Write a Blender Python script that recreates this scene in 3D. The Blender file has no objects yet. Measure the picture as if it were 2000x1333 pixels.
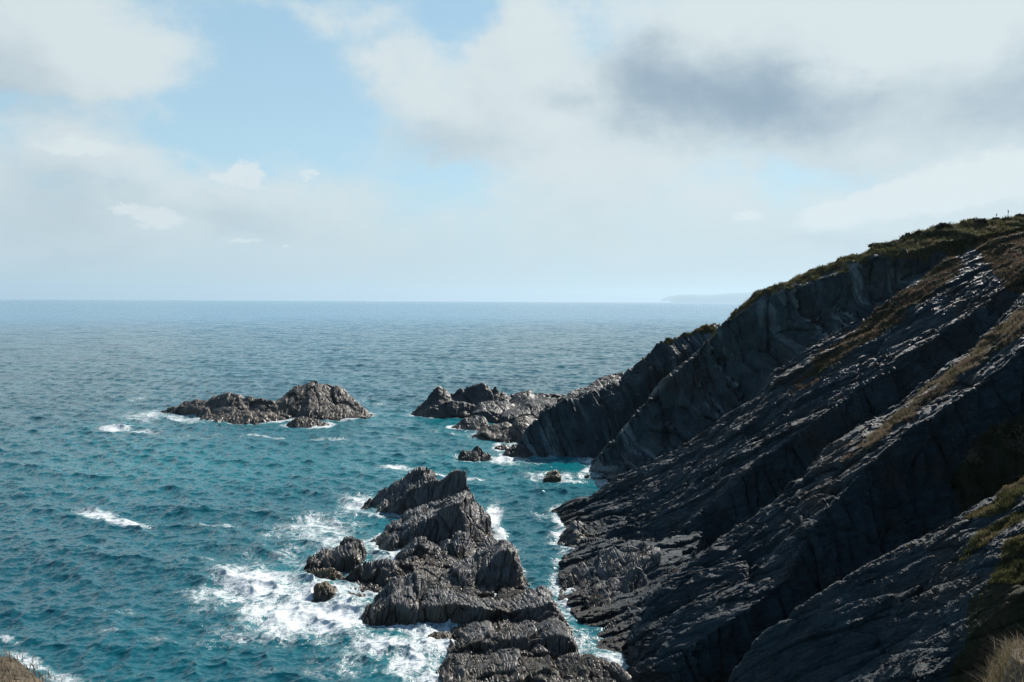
import bpy, math
import numpy as np
from mathutils import Matrix, Vector

S = bpy.context.scene
COL = S.collection
R = math.radians

# ------------------------------------------------------------------ camera
H = 28.0                       # eye height above the water
F = 28.0 / 36.0 * 2000.0       # focal length in pixels of a 2000 px wide picture
PITCH, ROLL = R(2.86), R(0.26)
cf = np.array([0.0, math.cos(PITCH), -math.sin(PITCH)])
u0 = np.array([0.0, math.sin(PITCH), math.cos(PITCH)])
r0 = np.array([1.0, 0.0, 0.0])
cr = r0 * math.cos(ROLL) + u0 * math.sin(ROLL)
cu = u0 * math.cos(ROLL) - r0 * math.sin(ROLL)
CP = np.array([0.0, 0.0, H])
cam = bpy.data.objects.new('camera', bpy.data.cameras.new('camera'))
COL.objects.link(cam)
cam.data.lens = 28.0
cam.data.sensor_width = 36.0
cam.data.clip_start = 0.05
cam.data.clip_end = 120000.0
cam.matrix_world = Matrix(((cr[0], cu[0], -cf[0], 0.0), (cr[1], cu[1], -cf[1], 0.0),
                           (cr[2], cu[2], -cf[2], H), (0, 0, 0, 1)))
S.camera = cam

# ------------------------------------------------------------------ light and exposure
SUN_AZ, SUN_EL = R(35.0), R(40.0)
SKY_STRENGTH = 0.07
S.view_settings.view_transform = 'Standard'
S.view_settings.look = 'None'
S.view_settings.exposure = 1.0
S.view_settings.gamma = 1.0
S.cycles.use_denoising = True
S.cycles.denoising_prefilter = 'NONE'
S.cycles.sample_clamp_direct = 5.0
S.cycles.max_bounces = 6
S.cycles.diffuse_bounces = 2
S.cycles.glossy_bounces = 3
S.cycles.volume_bounces = 1
sd = Vector((math.sin(SUN_AZ) * math.cos(SUN_EL), math.cos(SUN_AZ) * math.cos(SUN_EL), math.sin(SUN_EL)))
sun = bpy.data.objects.new('sun', bpy.data.lights.new('sun', 'SUN'))
COL.objects.link(sun)
sun.data.energy = 5.0
sun.data.angle = R(0.55)
sun.data.color = (1.0, 0.94, 0.86)
sun.rotation_mode = 'QUATERNION'
sun.rotation_quaternion = (-sd).to_track_quat('-Z', 'Y')
sun.location = sd * 300.0


class G:
    """tiny helper that writes node maths"""
    def __init__(s, nt):
        s.nt, s.n, s.l = nt, nt.nodes, nt.links

    def put(s, sock, v):
        if v is None:
            return
        if isinstance(v, bpy.types.NodeSocket):
            s.l.new(v, sock)
        else:
            sock.default_value = v

    def m(s, op, a=None, b=None, c=None, clamp=False):
        x = s.n.new('ShaderNodeMath')
        x.operation = op
        x.use_clamp = clamp
        for i, v in enumerate((a, b, c)):
            s.put(x.inputs[i], v)
        return x.outputs[0]

    def v(s, op, a=None, b=None, c=None):
        x = s.n.new('ShaderNodeVectorMath')
        x.operation = op
        for i, q in enumerate((a, b, c)):
            s.put(x.inputs[i], q)
        return x.outputs['Value'] if op in ('DOT_PRODUCT', 'LENGTH') else x.outputs[0]

    def sc(s, a, k):
        x = s.n.new('ShaderNodeVectorMath')
        x.operation = 'SCALE'
        s.put(x.inputs[0], a)
        s.put(x.inputs['Scale'], k)
        return x.outputs[0]

    def xyz(s, x, y, z):
        q = s.n.new('ShaderNodeCombineXYZ')
        for i, v in enumerate((x, y, z)):
            s.put(q.inputs[i], v)
        return q.outputs[0]

    def sep(s, a):
        q = s.n.new('ShaderNodeSeparateXYZ')
        s.put(q.inputs[0], a)
        return q.outputs

    def noise(s, vec, scale, detail=4.0, rough=0.5, dist=0.0, col=False, lac=2.0):
        q = s.n.new('ShaderNodeTexNoise')
        s.put(q.inputs['Vector'], vec)
        s.put(q.inputs['Scale'], scale)
        s.put(q.inputs['Detail'], detail)
        s.put(q.inputs['Roughness'], rough)
        s.put(q.inputs['Lacunarity'], lac)
        s.put(q.inputs['Distortion'], dist)
        return q.outputs['Color' if col else 'Fac']

    def step(s, x, lo, hi, a=0.0, b=1.0):
        q = s.n.new('ShaderNodeMapRange')
        q.interpolation_type = 'SMOOTHSTEP'
        s.put(q.inputs['Value'], x)
        for k, v in (('From Min', lo), ('From Max', hi), ('To Min', a), ('To Max', b)):
            s.put(q.inputs[k], v)
        return q.outputs[0]

    def mix(s, f, a, b):
        q = s.n.new('ShaderNodeMix')
        q.data_type = 'RGBA'
        s.put(q.inputs[0], f)
        for i, v in ((6, a), (7, b)):
            if isinstance(v, tuple) and len(v) == 3:
                v = v + (1.0,)
            s.put(q.inputs[i], v)
        return q.outputs[2]

    def attr(s, name):
        q = s.n.new('ShaderNodeAttribute')
        q.attribute_name = name
        return q.outputs['Fac']


def azel(u, v):
    d = cf + cr * (u - 1000.0) / F - cu * (v - 666.5) / F
    return math.atan2(d[0], d[1]), math.atan2(d[2], math.hypot(d[0], d[1]))


world = bpy.data.worlds.new('World')
S.world = world
world.use_nodes = True
g = G(world.node_tree)
g.n.clear()
sky = g.n.new('ShaderNodeTexSky')
sky.sky_type = 'NISHITA'
sky.sun_disc = False
sky.sun_elevation = SUN_EL
sky.sun_rotation = SUN_AZ
sky.altitude = 30.0
sky.air_density = 1.0
sky.dust_density = 0.6
sky.ozone_density = 2.0
D3 = g.n.new('ShaderNodeTexCoord').outputs['Generated']
dx, dy, dz = g.sep(D3)
AZ = g.m('ARCTAN2', dx, dy)
EL = g.m('ARCSINE', dz)
# stretch the noise sideways near the horizon, where cloud decks are seen edge-on
flat = g.xyz(AZ, g.m('MULTIPLY', EL, 1.5), 0.0)
w1 = g.v('SUBTRACT', g.noise(flat, 5.0, 6.0, 0.55, col=True), (0.5, 0.5, 0.5))
w2 = g.v('SUBTRACT', g.noise(flat, 17.0, 6.0, 0.6, col=True), (0.5, 0.5, 0.5))
P0 = g.xyz(AZ, EL, 0.0)
PW = g.v('ADD', g.v('ADD', P0, g.sc(w1, 0.15)), g.sc(w2, 0.035))
PW = g.v('MULTIPLY', PW, (1.0, 1.0, 0.0))


def field(blobs, P):
    acc = None
    for (u, v, su, sv, k) in blobs:
        a, e = azel(u, v)
        q = g.v('MULTIPLY', g.v('SUBTRACT', P, (a, e, 0.0)), (F / su, F / sv, 0.0))
        t = g.m('MULTIPLY', g.m('EXPONENT', g.m('MULTIPLY', g.v('DOT_PRODUCT', q, q), -1.0)), k)
        acc = t if acc is None else g.m('ADD', acc, t)
    return acc


# the clear blue is a little greener and paler than the model sky
hue = g.n.new('ShaderNodeMix')
hue.data_type = 'RGBA'
hue.blend_type = 'MULTIPLY'
hue.inputs[0].default_value = 1.0
g.l.new(sky.outputs[0], hue.inputs[6])
hue.inputs[7].default_value = (0.85, 1.05, 1.08, 1.0)
front = g.step(dy, 0.2, 0.8, 0.0, 0.8)
k = 0.5 / SKY_STRENGTH
thin = g.mix(g.step(EL, 0.08, 0.36), tuple(k * c for c in (0.48, 0.69, 0.79)), tuple(k * c for c in (0.385, 0.595, 0.74)))
blue = g.mix(front, hue.outputs[2], thin)         # thin high veil paling the blue ahead
# cloud cover: bright masses (+) and clear gaps (-) as directions in the sky
COVER = [(60, 60, 280, 150, 0.9), (290, 150, 110, 75, 0.55), (80, 330, 200, 70, 0.5), (470, 90, 170, 120, -0.6), (540, 240, 180, 75, -0.7),
         (885, 55, 80, 80, -0.7), (60, 222, 150, 18, -0.4), (770, 110, 80, 90, 0.5), (1010, 80, 80, 110, 0.7), (930, 210, 220, 90, 0.6),
         (1150, 300, 220, 110, 0.6), (1500, 130, 420, 170, 1.0), (1900, 120, 260, 190, 0.9), (480, 400, 170, 60, 0.45), (300, 440, 110, 40, 0.3),
         (1250, 480, 400, 70, 0.3), (1850, 440, 220, 65, 0.6), (1600, 345, 260, 24, -0.2), (1900, 305, 170, 20, -0.15), (640, 10, 170, 20, 0.35),
         (840, 360, 130, 26, -0.35), (150, 500, 300, 50, 0.25), (330, 290, 140, 30, -0.3)]
# dark undersides
SHADE = [(1250, 130, 110, 80, 0.85), (1420, 200, 190, 85, 1.0), (1560, 120, 170, 90, 0.45), (1700, 190, 140, 60, 0.35), (1975, 180, 90, 85, 0.75),
         (1800, 60, 150, 60, -0.5), (1330, 5, 260, 40, -0.25), (10, 140, 120, 120, 0.45), (450, 415, 160, 36, 0.5), (60, 400, 190, 60, 0.4),
         (160, 490, 130, 26, 0.45), (1090, 195, 45, 26, 0.5), (1640, 480, 160, 26, 0.35), (1160, 330, 150, 80, -0.35), (850, 270, 160, 40, 0.25), (900, 330, 500, 160, 0.16), (1850, 20, 200, 60, -0.4)]
# crisp sunlit heads of cumulus
HEADS = [(478, 345, 40, 22, 1.0), (430, 355, 40, 12, 0.5), (605, 345, 26, 10, 0.62), (305, 432, 45, 26, 0.95), (150, 296, 80, 22, 0.75), (232, 410, 20, 8, 0.7),
         (1610, 440, 70, 34, 0.7), (1720, 418, 90, 42, 0.8), (1830, 398, 90, 46, 0.9), (1930, 380, 90, 50, 0.95), (2040, 370, 90, 60, 1.0),
         (1452, 424, 36, 20, 0.6), (480, 468, 46, 7, 0.6), (560, 476, 14, 6, 0.6)]
low = g.step(EL, 0.0, 0.20, 0.28, 0.0)            # decks crowd together towards the horizon
back = g.step(dy, -0.1, 0.6, -0.6, 0.10)         # mostly clear behind the viewer


def density(P, fl_):
    a_ = g.m('MULTIPLY', g.m('SUBTRACT', g.noise(fl_, 4.2, 10.0, 0.58), 0.5), 1.7)
    b2 = g.m('MULTIPLY', g.m('SUBTRACT', g.noise(g.v('ADD', fl_, (3.7, 1.9, 0.6)), 13.0, 8.0, 0.62), 0.5), 0.85)
    c3 = g.m('MULTIPLY', g.m('SUBTRACT', g.noise(g.v('ADD', fl_, (1.1, 5.9, 2.6)), 38.0, 6.0, 0.62), 0.5), 0.32)
    return g.m('ADD', field(COVER, P), g.m('ADD', a_, g.m('ADD', b2, c3)))


dens = density(PW, flat)
toward = (0.018, 0.03, 0.0)
dens2 = density(g.v('ADD', PW, toward), g.v('ADD', flat, (0.018, 0.045, 0.0)))
alpha = g.step(g.m('ADD', dens, g.m('ADD', low, back)), -0.12, 0.74)
relief = g.m('SUBTRACT', dens2, dens)             # thicker towards the sun: in its own shade
n2 = g.noise(g.v('ADD', flat, (7.7, 2.9, 0.6)), 8.0, 8.0, 0.6)
shade = g.m('ADD', field(SHADE, PW), g.m('ADD', g.m('MULTIPLY', g.m('SUBTRACT', n2, 0.5), 0.65), g.m('MULTIPLY', relief, 0.42)))
shade = g.step(shade, -0.15, 1.55)
# all cloud radiances are given before the background strength is applied
bright = tuple(k * c for c in (0.68, 0.765, 0.79))
dark = tuple(k * c for c in (0.265, 0.37, 0.475))
cloud = g.mix(shade, bright, dark)
c1 = g.mix(alpha, blue, cloud)
veil = g.m('MULTIPLY', g.step(EL, -0.01, 0.17, 0.8, 0.0), g.step(dy, -0.2, 0.5, 0.15, 1.0))
c1 = g.mix(veil, c1, tuple(k * c for c in (0.54, 0.665, 0.715)))
w3 = g.v('SUBTRACT', g.noise(flat, 30.0, 7.0, 0.65, col=True), (0.5, 0.5, 0.5))
PH = g.v('MULTIPLY', g.v('ADD', g.v('ADD', P0, g.sc(w1, 0.03)), g.sc(w3, 0.040)), (1.0, 1.0, 0.0))
hv = field(HEADS, PH)
hv2 = field(HEADS, g.v('ADD', PH, (0.004, 0.014, 0.0)))
lit = g.step(g.m('ADD', g.m('SUBTRACT', hv, hv2), g.m('MULTIPLY', g.m('SUBTRACT', n2, 0.5), 0.8)), -0.22, 0.30)
head = g.m('MULTIPLY', g.step(hv, 0.24, 0.60), lit)
c1 = g.mix(g.m('MULTIPLY', head, 0.85), c1, tuple(k * c for c in (0.74, 0.815, 0.83)))
bg = g.n.new('ShaderNodeBackground')
bg.inputs['Strength'].default_value = SKY_STRENGTH
g.l.new(c1, bg.inputs['Color'])
g.l.new(bg.outputs[0], g.n.new('ShaderNodeOutputWorld').inputs['Surface'])
world.cycles.sampling_method = 'NONE'

# ------------------------------------------------------------------ geometry helpers


def PT(u, v, Y):
    """the point seen at picture position (u, v), Y metres ahead of the viewer"""
    u, v, Y = np.broadcast_arrays(np.asarray(u, float), np.asarray(v, float), np.asarray(Y, float))
    d = cf + ((u - 1000.0) / F)[..., None] * cr - ((v - 666.5) / F)[..., None] * cu
    return CP + d * (Y / d[..., 1])[..., None]


def WT(u, v, z=0.0):
    """the point at height z (the water) seen at picture position (u, v)"""
    u, v = np.broadcast_arrays(np.asarray(u, float), np.asarray(v, float))
    d = cf + ((u - 1000.0) / F)[..., None] * cr - ((v - 666.5) / F)[..., None] * cu
    return CP + d * ((z - H) / d[..., 2])[..., None]


def PIX(p):
    q = p - CP
    w = q @ cf
    return 1000.0 + F * (q @ cr) / w, 666.5 - F * (q @ cu) / w


_rng = np.random.default_rng(7)
_perm = _rng.permutation(512).astype(np.int32)
_perm = np.concatenate([_perm, _perm])
_grad = _rng.normal(size=(512, 3)).astype(np.float32)
_grad /= np.linalg.norm(_grad, axis=1)[:, None]
_rand = _rng.random(512).astype(np.float32)


def _h(ix, iy, iz):
    return _perm[_perm[_perm[ix & 511] + (iy & 511)] + (iz & 511)]


def perlin(p):
    p = np.asarray(p, np.float32)
    i = np.floor(p).astype(np.int32)
    f = p - i
    w = f * f * f * (f * (f * 6 - 15) + 10)
    out = 0
    for a in (0, 1):
        wa = w[:, 0] if a else 1 - w[:, 0]
        for b in (0, 1):
            wb = wa * (w[:, 1] if b else 1 - w[:, 1])
            for c in (0, 1):
                gr = _grad[_h(i[:, 0] + a, i[:, 1] + b, i[:, 2] + c)]
                dt = gr[:, 0] * (f[:, 0] - a) + gr[:, 1] * (f[:, 1] - b) + gr[:, 2] * (f[:, 2] - c)
                out = out + dt * wb * (w[:, 2] if c else 1 - w[:, 2])
    return out * 1.5


def fbm(p, octaves=4, gain=0.5, ridged=False):
    p = np.asarray(p, np.float32)
    a, s, out = 1.0, 0.0, 0
    for o in range(octaves):
        n = perlin(p + 17.3 * o)
        if ridged:
            n = 0.6 - np.abs(n) * 1.6
        out = out + a * n
        s += a
        a *= gain
        p = p * 2.03
    return out / s


def cell(a, b, c=0):
    a = np.asarray(a).astype(np.int32)
    b = np.asarray(b).astype(np.int32)
    c = np.broadcast_to(np.asarray(c, np.int32), a.shape)
    return _rand[_h(a, b, c)]


def new_mesh(name, verts, quads, attrs=None, smooth=False, tris=None):
    me = bpy.data.meshes.new(name)
    nq, nt_ = (0 if quads is None else len(quads)), (0 if tris is None else len(tris))
    me.vertices.add(len(verts))
    me.vertices.foreach_set('co', np.ascontiguousarray(verts, np.float32).ravel())
    me.loops.add(nq * 4 + nt_ * 3)
    idx = []
    if nq:
        idx.append(np.asarray(quads, np.int32).ravel())
    if nt_:
        idx.append(np.asarray(tris, np.int32).ravel())
    me.loops.foreach_set('vertex_index', np.concatenate(idx))
    me.polygons.add(nq + nt_)
    st = np.concatenate([np.arange(nq) * 4, nq * 4 + np.arange(nt_) * 3]).astype(np.int32)
    me.polygons.foreach_set('loop_start', st)
    me.polygons.foreach_set('use_smooth', np.full(nq + nt_, smooth, bool))
    for k_, a_ in (attrs or {}).items():
        at = me.attributes.new(k_, 'FLOAT', 'POINT')
        at.data.foreach_set('value', np.ascontiguousarray(a_, np.float32))
    me.update(calc_edges=True)
    me.validate()
    return me


def add(name, me, mat, label=None, cat=None, group=None, kind=None, parent=None):
    o = bpy.data.objects.new(name, me)
    COL.objects.link(o)
    if mat is not None:
        me.materials.append(mat)
    for k_, v_ in (('label', label), ('category', cat), ('group', group), ('kind', kind)):
        if v_:
            o[k_] = v_
    o.parent = parent
    return o


def grid_quads(nv, nu):
    i = np.arange(nv * nu, dtype=np.int32).reshape(nv, nu)
    return np.stack([i[:-1, :-1], i[:-1, 1:], i[1:, 1:], i[1:, :-1]], -1).reshape(-1, 4)


def material(name):
    m = bpy.data.materials.new(name)
    m.use_nodes = True
    gg = G(m.node_tree)
    gg.n.clear()
    b = gg.n.new('ShaderNodeBsdfPrincipled')
    gg.l.new(b.outputs[0], gg.n.new('ShaderNodeOutputMaterial').inputs['Surface'])
    return m, gg, b

# ------------------------------------------------------------------ rock materials


def rock_material(name, axes, c_lo, c_hi, weed=0.0, lichen_glint=0.0, bump=0.35, rough=(0.42, 0.7), fine=1.0, veg=False, spec=0.28, streak=0.0, grain=0.07, moss=0.0):
    m, g, b = material(name)
    geo = g.n.new('ShaderNodeNewGeometry')
    pos = geo.outputs['Position']
    q = g.xyz(g.v('DOT_PRODUCT', pos, tuple(axes[0])), g.v('DOT_PRODUCT', pos, tuple(axes[1])), g.v('DOT_PRODUCT', pos, tuple(axes[2])))
    strat = g.noise(g.v('MULTIPLY', q, (5.0 * fine, 0.55 * fine, 0.55 * fine)), 1.0, 5.0, 0.62)
    lump = g.noise(pos, 0.35, 5.0, 0.6)
    grit = g.noise(pos, 6.0 * fine, 5.0, 0.7)
    f = g.step(g.m('ADD', g.m('MULTIPLY', strat, 0.6), g.m('MULTIPLY', lump, 0.55)), 0.4, 0.78)
    col = g.mix(f, c_lo, c_hi)
    # rusty staining
    col = g.mix(g.m('MULTIPLY', g.step(g.noise(pos, 0.22, 4.0, 0.6), 0.52, 0.7), 0.25), col, (0.051, 0.0372, 0.0276))
    z = g.sep(pos)[2]
    edge = g.m('ADD', z, g.m('MULTIPLY', g.m('SUBTRACT', lump, 0.5), 3.0))
    if weed:
        wz = g.m('MULTIPLY', g.step(edge, 0.4, 1.7, 1.0, 0.0), g.step(grit, 0.3, 0.6))
        col = g.mix(g.m('MULTIPLY', wz, weed), col, g.mix(g.step(strat, 0.35, 0.6), (0.027, 0.018, 0.0072), (0.09, 0.063, 0.03)))
    wetz = g.step(edge, -0.2, 1.3, 1.0, 0.0)
    col = g.mix(g.m('MULTIPLY', wetz, 0.75), col, (0.0108, 0.0102, 0.0096))
    if lichen_glint:  # pale lichen specks that also paint in glints of small sunlit facets
        sp = g.step(g.noise(pos, 2.6 * fine, 6.0, 0.75), 0.56, 0.66)
        ar = g.step(g.noise(pos, 0.12, 3.0, 0.6), 0.42, 0.62)
        hi = g.step(z, 2.5, 9.0)
        col = g.mix(g.m('MULTIPLY', g.m('MULTIPLY', sp, ar), g.m('MULTIPLY', hi, lichen_glint)), col, (0.144, 0.156, 0.156))
    if moss:
        mm = g.m('MULTIPLY', g.step(g.noise(pos, 0.17, 5.0, 0.65), 0.5, 0.62), g.step(z, 6.0, 14.0))
        col = g.mix(g.m('MULTIPLY', mm, moss), col, (0.024, 0.018, 0.0108))
    if streak:
        st = g.noise(g.v('MULTIPLY', q, (1.1, 0.035, 0.06)), 1.0, 4.0, 0.55)
        sm = g.m('MULTIPLY', g.step(st, 0.51, 0.60), g.step(g.noise(pos, 0.09, 3.0, 0.6), 0.42, 0.6))
        col = g.mix(g.m('MULTIPLY', sm, streak), col, (0.09, 0.114, 0.12))
    r = g.step(grit, 0.3, 0.7, rough[0], rough[1])
    r = g.m('SUBTRACT', r, g.m('MULTIPLY', wetz, 0.15))
    if veg:
        va = g.step(g.m('ADD', g.attr('veg'), g.m('MULTIPLY', g.m('SUBTRACT', g.noise(pos, 1.3, 5.0, 0.65), 0.5), 1.1)), 0.45, 0.7)
        vc = g.mix(g.step(g.noise(pos, 0.45, 4.0, 0.6), 0.42, 0.62), (0.0204, 0.024, 0.0096), (0.039, 0.0288, 0.0168))
        vc = g.mix(g.step(g.noise(pos, 3.0, 3.0, 0.6), 0.45, 0.7), vc, (0.012, 0.0144, 0.006))
        col = g.mix(va, col, vc)
        r = g.m('ADD', r, g.m('MULTIPLY', va, 0.25))
    g.l.new(col, b.inputs['Base Color'])
    g.l.new(r, b.inputs['Roughness'])
    b.inputs['Specular IOR Level'].default_value = spec
    grit = g.m('ADD', grit, g.m('MULTIPLY', g.noise(pos, 21.0 * fine, 3.0, 0.6), 0.35))
    hgt = g.m('ADD', g.m('MULTIPLY', strat, 0.16), g.m('MULTIPLY', grit, grain))
    bp = g.n.new('ShaderNodeBump')
    bp.inputs['Strength'].default_value = bump
    bp.inputs['Distance'].default_value = 0.6
    g.l.new(hgt, bp.inputs['Height'])
    g.l.new(bp.outputs[0], b.inputs['Normal'])
    return m


def frame(cn, along):
    cn = np.array(cn, float)
    cn /= np.linalg.norm(cn)
    al = np.array(along, float)
    al -= cn * (al @ cn)
    al /= np.linalg.norm(al)
    return cn, al, np.cross(cn, al)


AX_REEF = frame((0.95, 0.22, -0.22), (0.15, 0.1, 1.0))     # upright cleavage, struck nearly along the view
AX_SLAB = frame((-0.25, 0.62, 0.74), (0.86, 0.1, 0.5))     # beds dipping down the ribs to the water
AX_FACE = frame((0.9, 0.40, 0.1), (0.05, -0.1, 1.0))       # pillared upright face of the headland

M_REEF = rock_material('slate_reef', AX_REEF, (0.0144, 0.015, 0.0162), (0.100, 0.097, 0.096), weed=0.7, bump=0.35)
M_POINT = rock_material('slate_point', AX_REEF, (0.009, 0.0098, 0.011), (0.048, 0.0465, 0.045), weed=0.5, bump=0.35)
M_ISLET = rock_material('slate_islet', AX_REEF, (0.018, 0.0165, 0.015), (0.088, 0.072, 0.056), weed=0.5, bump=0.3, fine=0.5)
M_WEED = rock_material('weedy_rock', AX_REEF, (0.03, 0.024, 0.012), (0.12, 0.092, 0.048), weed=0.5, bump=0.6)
M_SLAB = rock_material('slate_slab', AX_SLAB, (0.005, 0.012, 0.0165), (0.026, 0.047, 0.060), weed=0.3, lichen_glint=0.55, bump=1.0, rough=(0.42, 0.68), veg=True, spec=0.17, grain=0.3, moss=0.5)
M_FACE = rock_material('slate_face', AX_FACE, (0.0035, 0.009, 0.012), (0.028, 0.046, 0.052), weed=0.2, lichen_glint=0.45, bump=0.9, rough=(0.5, 0.75), fine=0.45, veg=True, streak=0.9, spec=0.15, moss=0.35)

SHORE = []        # points where rock meets the water, gathered for the foam


def rowz(pts, z):
    pts = np.array(pts, float)
    zz = np.full(len(pts), float(z)) if np.isscalar(z) else np.array(z, float)
    P = np.array([WT(u, v, q) for (u, v), q in zip(pts, zz)])
    return np.concatenate([pts, P], 1)


def resample(p, n):
    d = np.concatenate([[0], np.cumsum(np.linalg.norm(np.diff(p[:, :2], axis=0), axis=1))])
    t = np.linspace(0, d[-1], n)
    return np.stack([np.interp(t, d, p[:, k_]) for k_ in range(p.shape[1])], 1)


def row(pts, Y):
    """a picture line given depth -> 3D polyline (u, v first so that rows correspond by picture length)"""
    pts = np.array(pts, float)
    if np.isscalar(Y):
        yy = np.full(len(pts), float(Y))
    elif len(Y) == len(pts):
        yy = np.array(Y, float)
    else:
        yy = np.interp(np.linspace(0, 1, len(pts)), np.linspace(0, 1, len(Y)), Y)
    return np.concatenate([pts, PT(pts[:, 0], pts[:, 1], yy)], 1)


def loft(rows, res, back=(0.0, 4.0, -99.0), skirt=2.5, curtain=True, soft=2, wob=0.0):
    """rows of picture lines with depth, far to near -> dense grid of points (nv, nu, 3)"""
    n0 = 160
    L = [resample(r_, n0)[:, 2:] for r_ in rows]
    first, last = L[0].copy(), L[-1].copy()
    bx, by, bz = back
    b1 = first + np.array([bx, by, 0.0])
    b1[:, 2] = np.maximum(first[:, 2] + bz, -2.5)
    bm = first * 0.5 + b1 * 0.5
    bm[:, 2] += 0.18 * (first[:, 2] - b1[:, 2])
    sk = last.copy()
    sk[:, 2] -= skirt
    sk[:, 1] -= skirt * 0.12
    L = [b1, bm] + L + [sk]
    if curtain:
        for i in range(len(L)):
            a, z = L[i][0].copy(), L[i][-1].copy()
            for e, s in ((a, -0.25), (z, 0.25)):
                e[2] = min(e[2], -2.5) if e[2] < 6 else e[2] - 6
                e[0] += s
            L[i] = np.vstack([np.linspace(a, L[i][0], 5)[:-1], L[i], np.linspace(L[i][-1], z, 5)[1:]])
    A = np.stack(L)                                    # (nr, n, 3)
    if wob:
        fl = A.reshape(-1, 3)
        A = (fl + wob * np.stack([fbm(fl / 9.0 + s, 3) for s in (3, 31, 67)], 1)).reshape(A.shape)
    len_u = np.linalg.norm(np.diff(A, axis=1), axis=2).sum(1).max()
    nu = max(12, int(len_u / res))
    t = np.linspace(0, A.shape[1] - 1, nu)
    i0 = np.minimum(t.astype(int), A.shape[1] - 2)
    A = A[:, i0] * (1 - (t - i0))[None, :, None] + A[:, i0 + 1] * (t - i0)[None, :, None]
    out = []
    for i in range(len(A) - 1):
        d = np.linalg.norm(A[i + 1] - A[i], axis=1)
        q = np.percentile(d, 75)
        n = max(2, int(q / (res * (2.5 if i < 2 or i == len(A) - 2 else 1.0))))
        s = np.linspace(0, 1, n, endpoint=(i == len(A) - 2))
        out.append(A[i][None] * (1 - s)[:, None, None] + A[i + 1][None] * s[:, None, None])
    V = np.concatenate(out)
    for _ in range(soft):
        V[1:-1] = 0.25 * V[:-2] + 0.5 * V[1:-1] + 0.25 * V[2:]
        V[:, 1:-1] = 0.25 * V[:, :-2] + 0.5 * V[:, 1:-1] + 0.25 * V[:, 2:]
    return V


def normals(V, blur=0):
    du = np.gradient(V, axis=1)
    dv = np.gradient(V, axis=0)
    N = np.cross(du, dv)
    N /= np.linalg.norm(N, axis=2)[..., None] + 1e-9
    if N[..., 2].mean() < 0:
        N = -N
    for _ in range(blur):
        N[1:-1] = (N[:-2] + 2 * N[1:-1] + N[2:]) / 4
        N[:, 1:-1] = (N[:, :-2] + 2 * N[:, 1:-1] + N[:, 2:]) / 4
    N /= np.linalg.norm(N, axis=2)[..., None] + 1e-9
    return N


def leaves(P, axes, layers, wv, wv2, seed):
    d = np.zeros(len(P))
    for i, lay in enumerate(layers):
        w, L_, a = lay[0], lay[1], lay[-1]
        L2_ = lay[2] if len(lay) == 4 else L_
        c = (P @ axes[0]) / w + wv * (1.1 / w) * 0.9 + wv2 * 0.45
        ci = np.floor(c)
        l_ = (P @ axes[1]) / L_ + 5.0 * cell(ci, ci * 0 + i) + 0.25 * wv2
        m_ = (P @ axes[2]) / L2_ + 5.0 * cell(ci, ci * 0 + i + 40) + 0.25 * wv
        r_ = cell(ci, np.floor(l_), np.floor(m_) + 13 * i + seed)
        r2 = cell(ci, ci * 0 + 77 + i)
        d += a * (0.6 * (r_ - 0.5) + 0.5 * (r2 - 0.5))
        d += a * 0.35 * (c - ci - 0.5)                         # each leaf is tilted a little: saw-toothed edges
    return d


def fracture(V, axes, big=((4.0, 0.5),), layers=((1.4, 5.0, 0.5), (0.5, 2.0, 0.25), (0.2, 1.0, 0.12)), fine=0.05, up=0.45, ridge=0.0, fac=(), bias=0.0, alt=None, seed=0):
    """break the smooth loft along cleavage planes: layers of (thickness, length, throw)"""
    N = normals(V, 6).reshape(-1, 3)
    P = V.reshape(-1, 3)
    Dr = N + np.array([0, 0, up])
    Dr /= np.linalg.norm(Dr, axis=1)[:, None]
    d = np.full(len(P), bias)
    off = np.array([11.3, 5.7, 2.9]) * seed
    for L_, a in big:
        d += a * fbm(P / L_ + off, 4)
    for size, throw, crack in fac:
        d += facets(P, axes, size, throw, crack, seed)
    if ridge:
        d += ridge * fbm(P / 5.0 + off, 5, ridged=True)
    wv = fbm(P / 3.5 + off, 3)
    wv2 = fbm(P / 1.1 + off + 9, 2)
    d = d + leaves(P, axes, layers, wv, wv2, seed)
    if alt:                                                    # upright faces break along the steep cleavage instead
        ax2, lay2, fac2 = alt
        e = leaves(P, ax2, lay2, wv, wv2, seed + 3)
        for size, throw, crack in fac2:
            e += facets(P, ax2, size, throw, crack, seed + 5)
        s = np.clip((0.80 - N[:, 2]) / 0.35, 0, 1)
        s = s * s * (3 - 2 * s)
        d = d * (1 - 0.7 * s) + e * s
    d += fine * fbm(P / 0.45 + off, 3)
    return (P + Dr * d[:, None]).reshape(V.shape)


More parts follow.
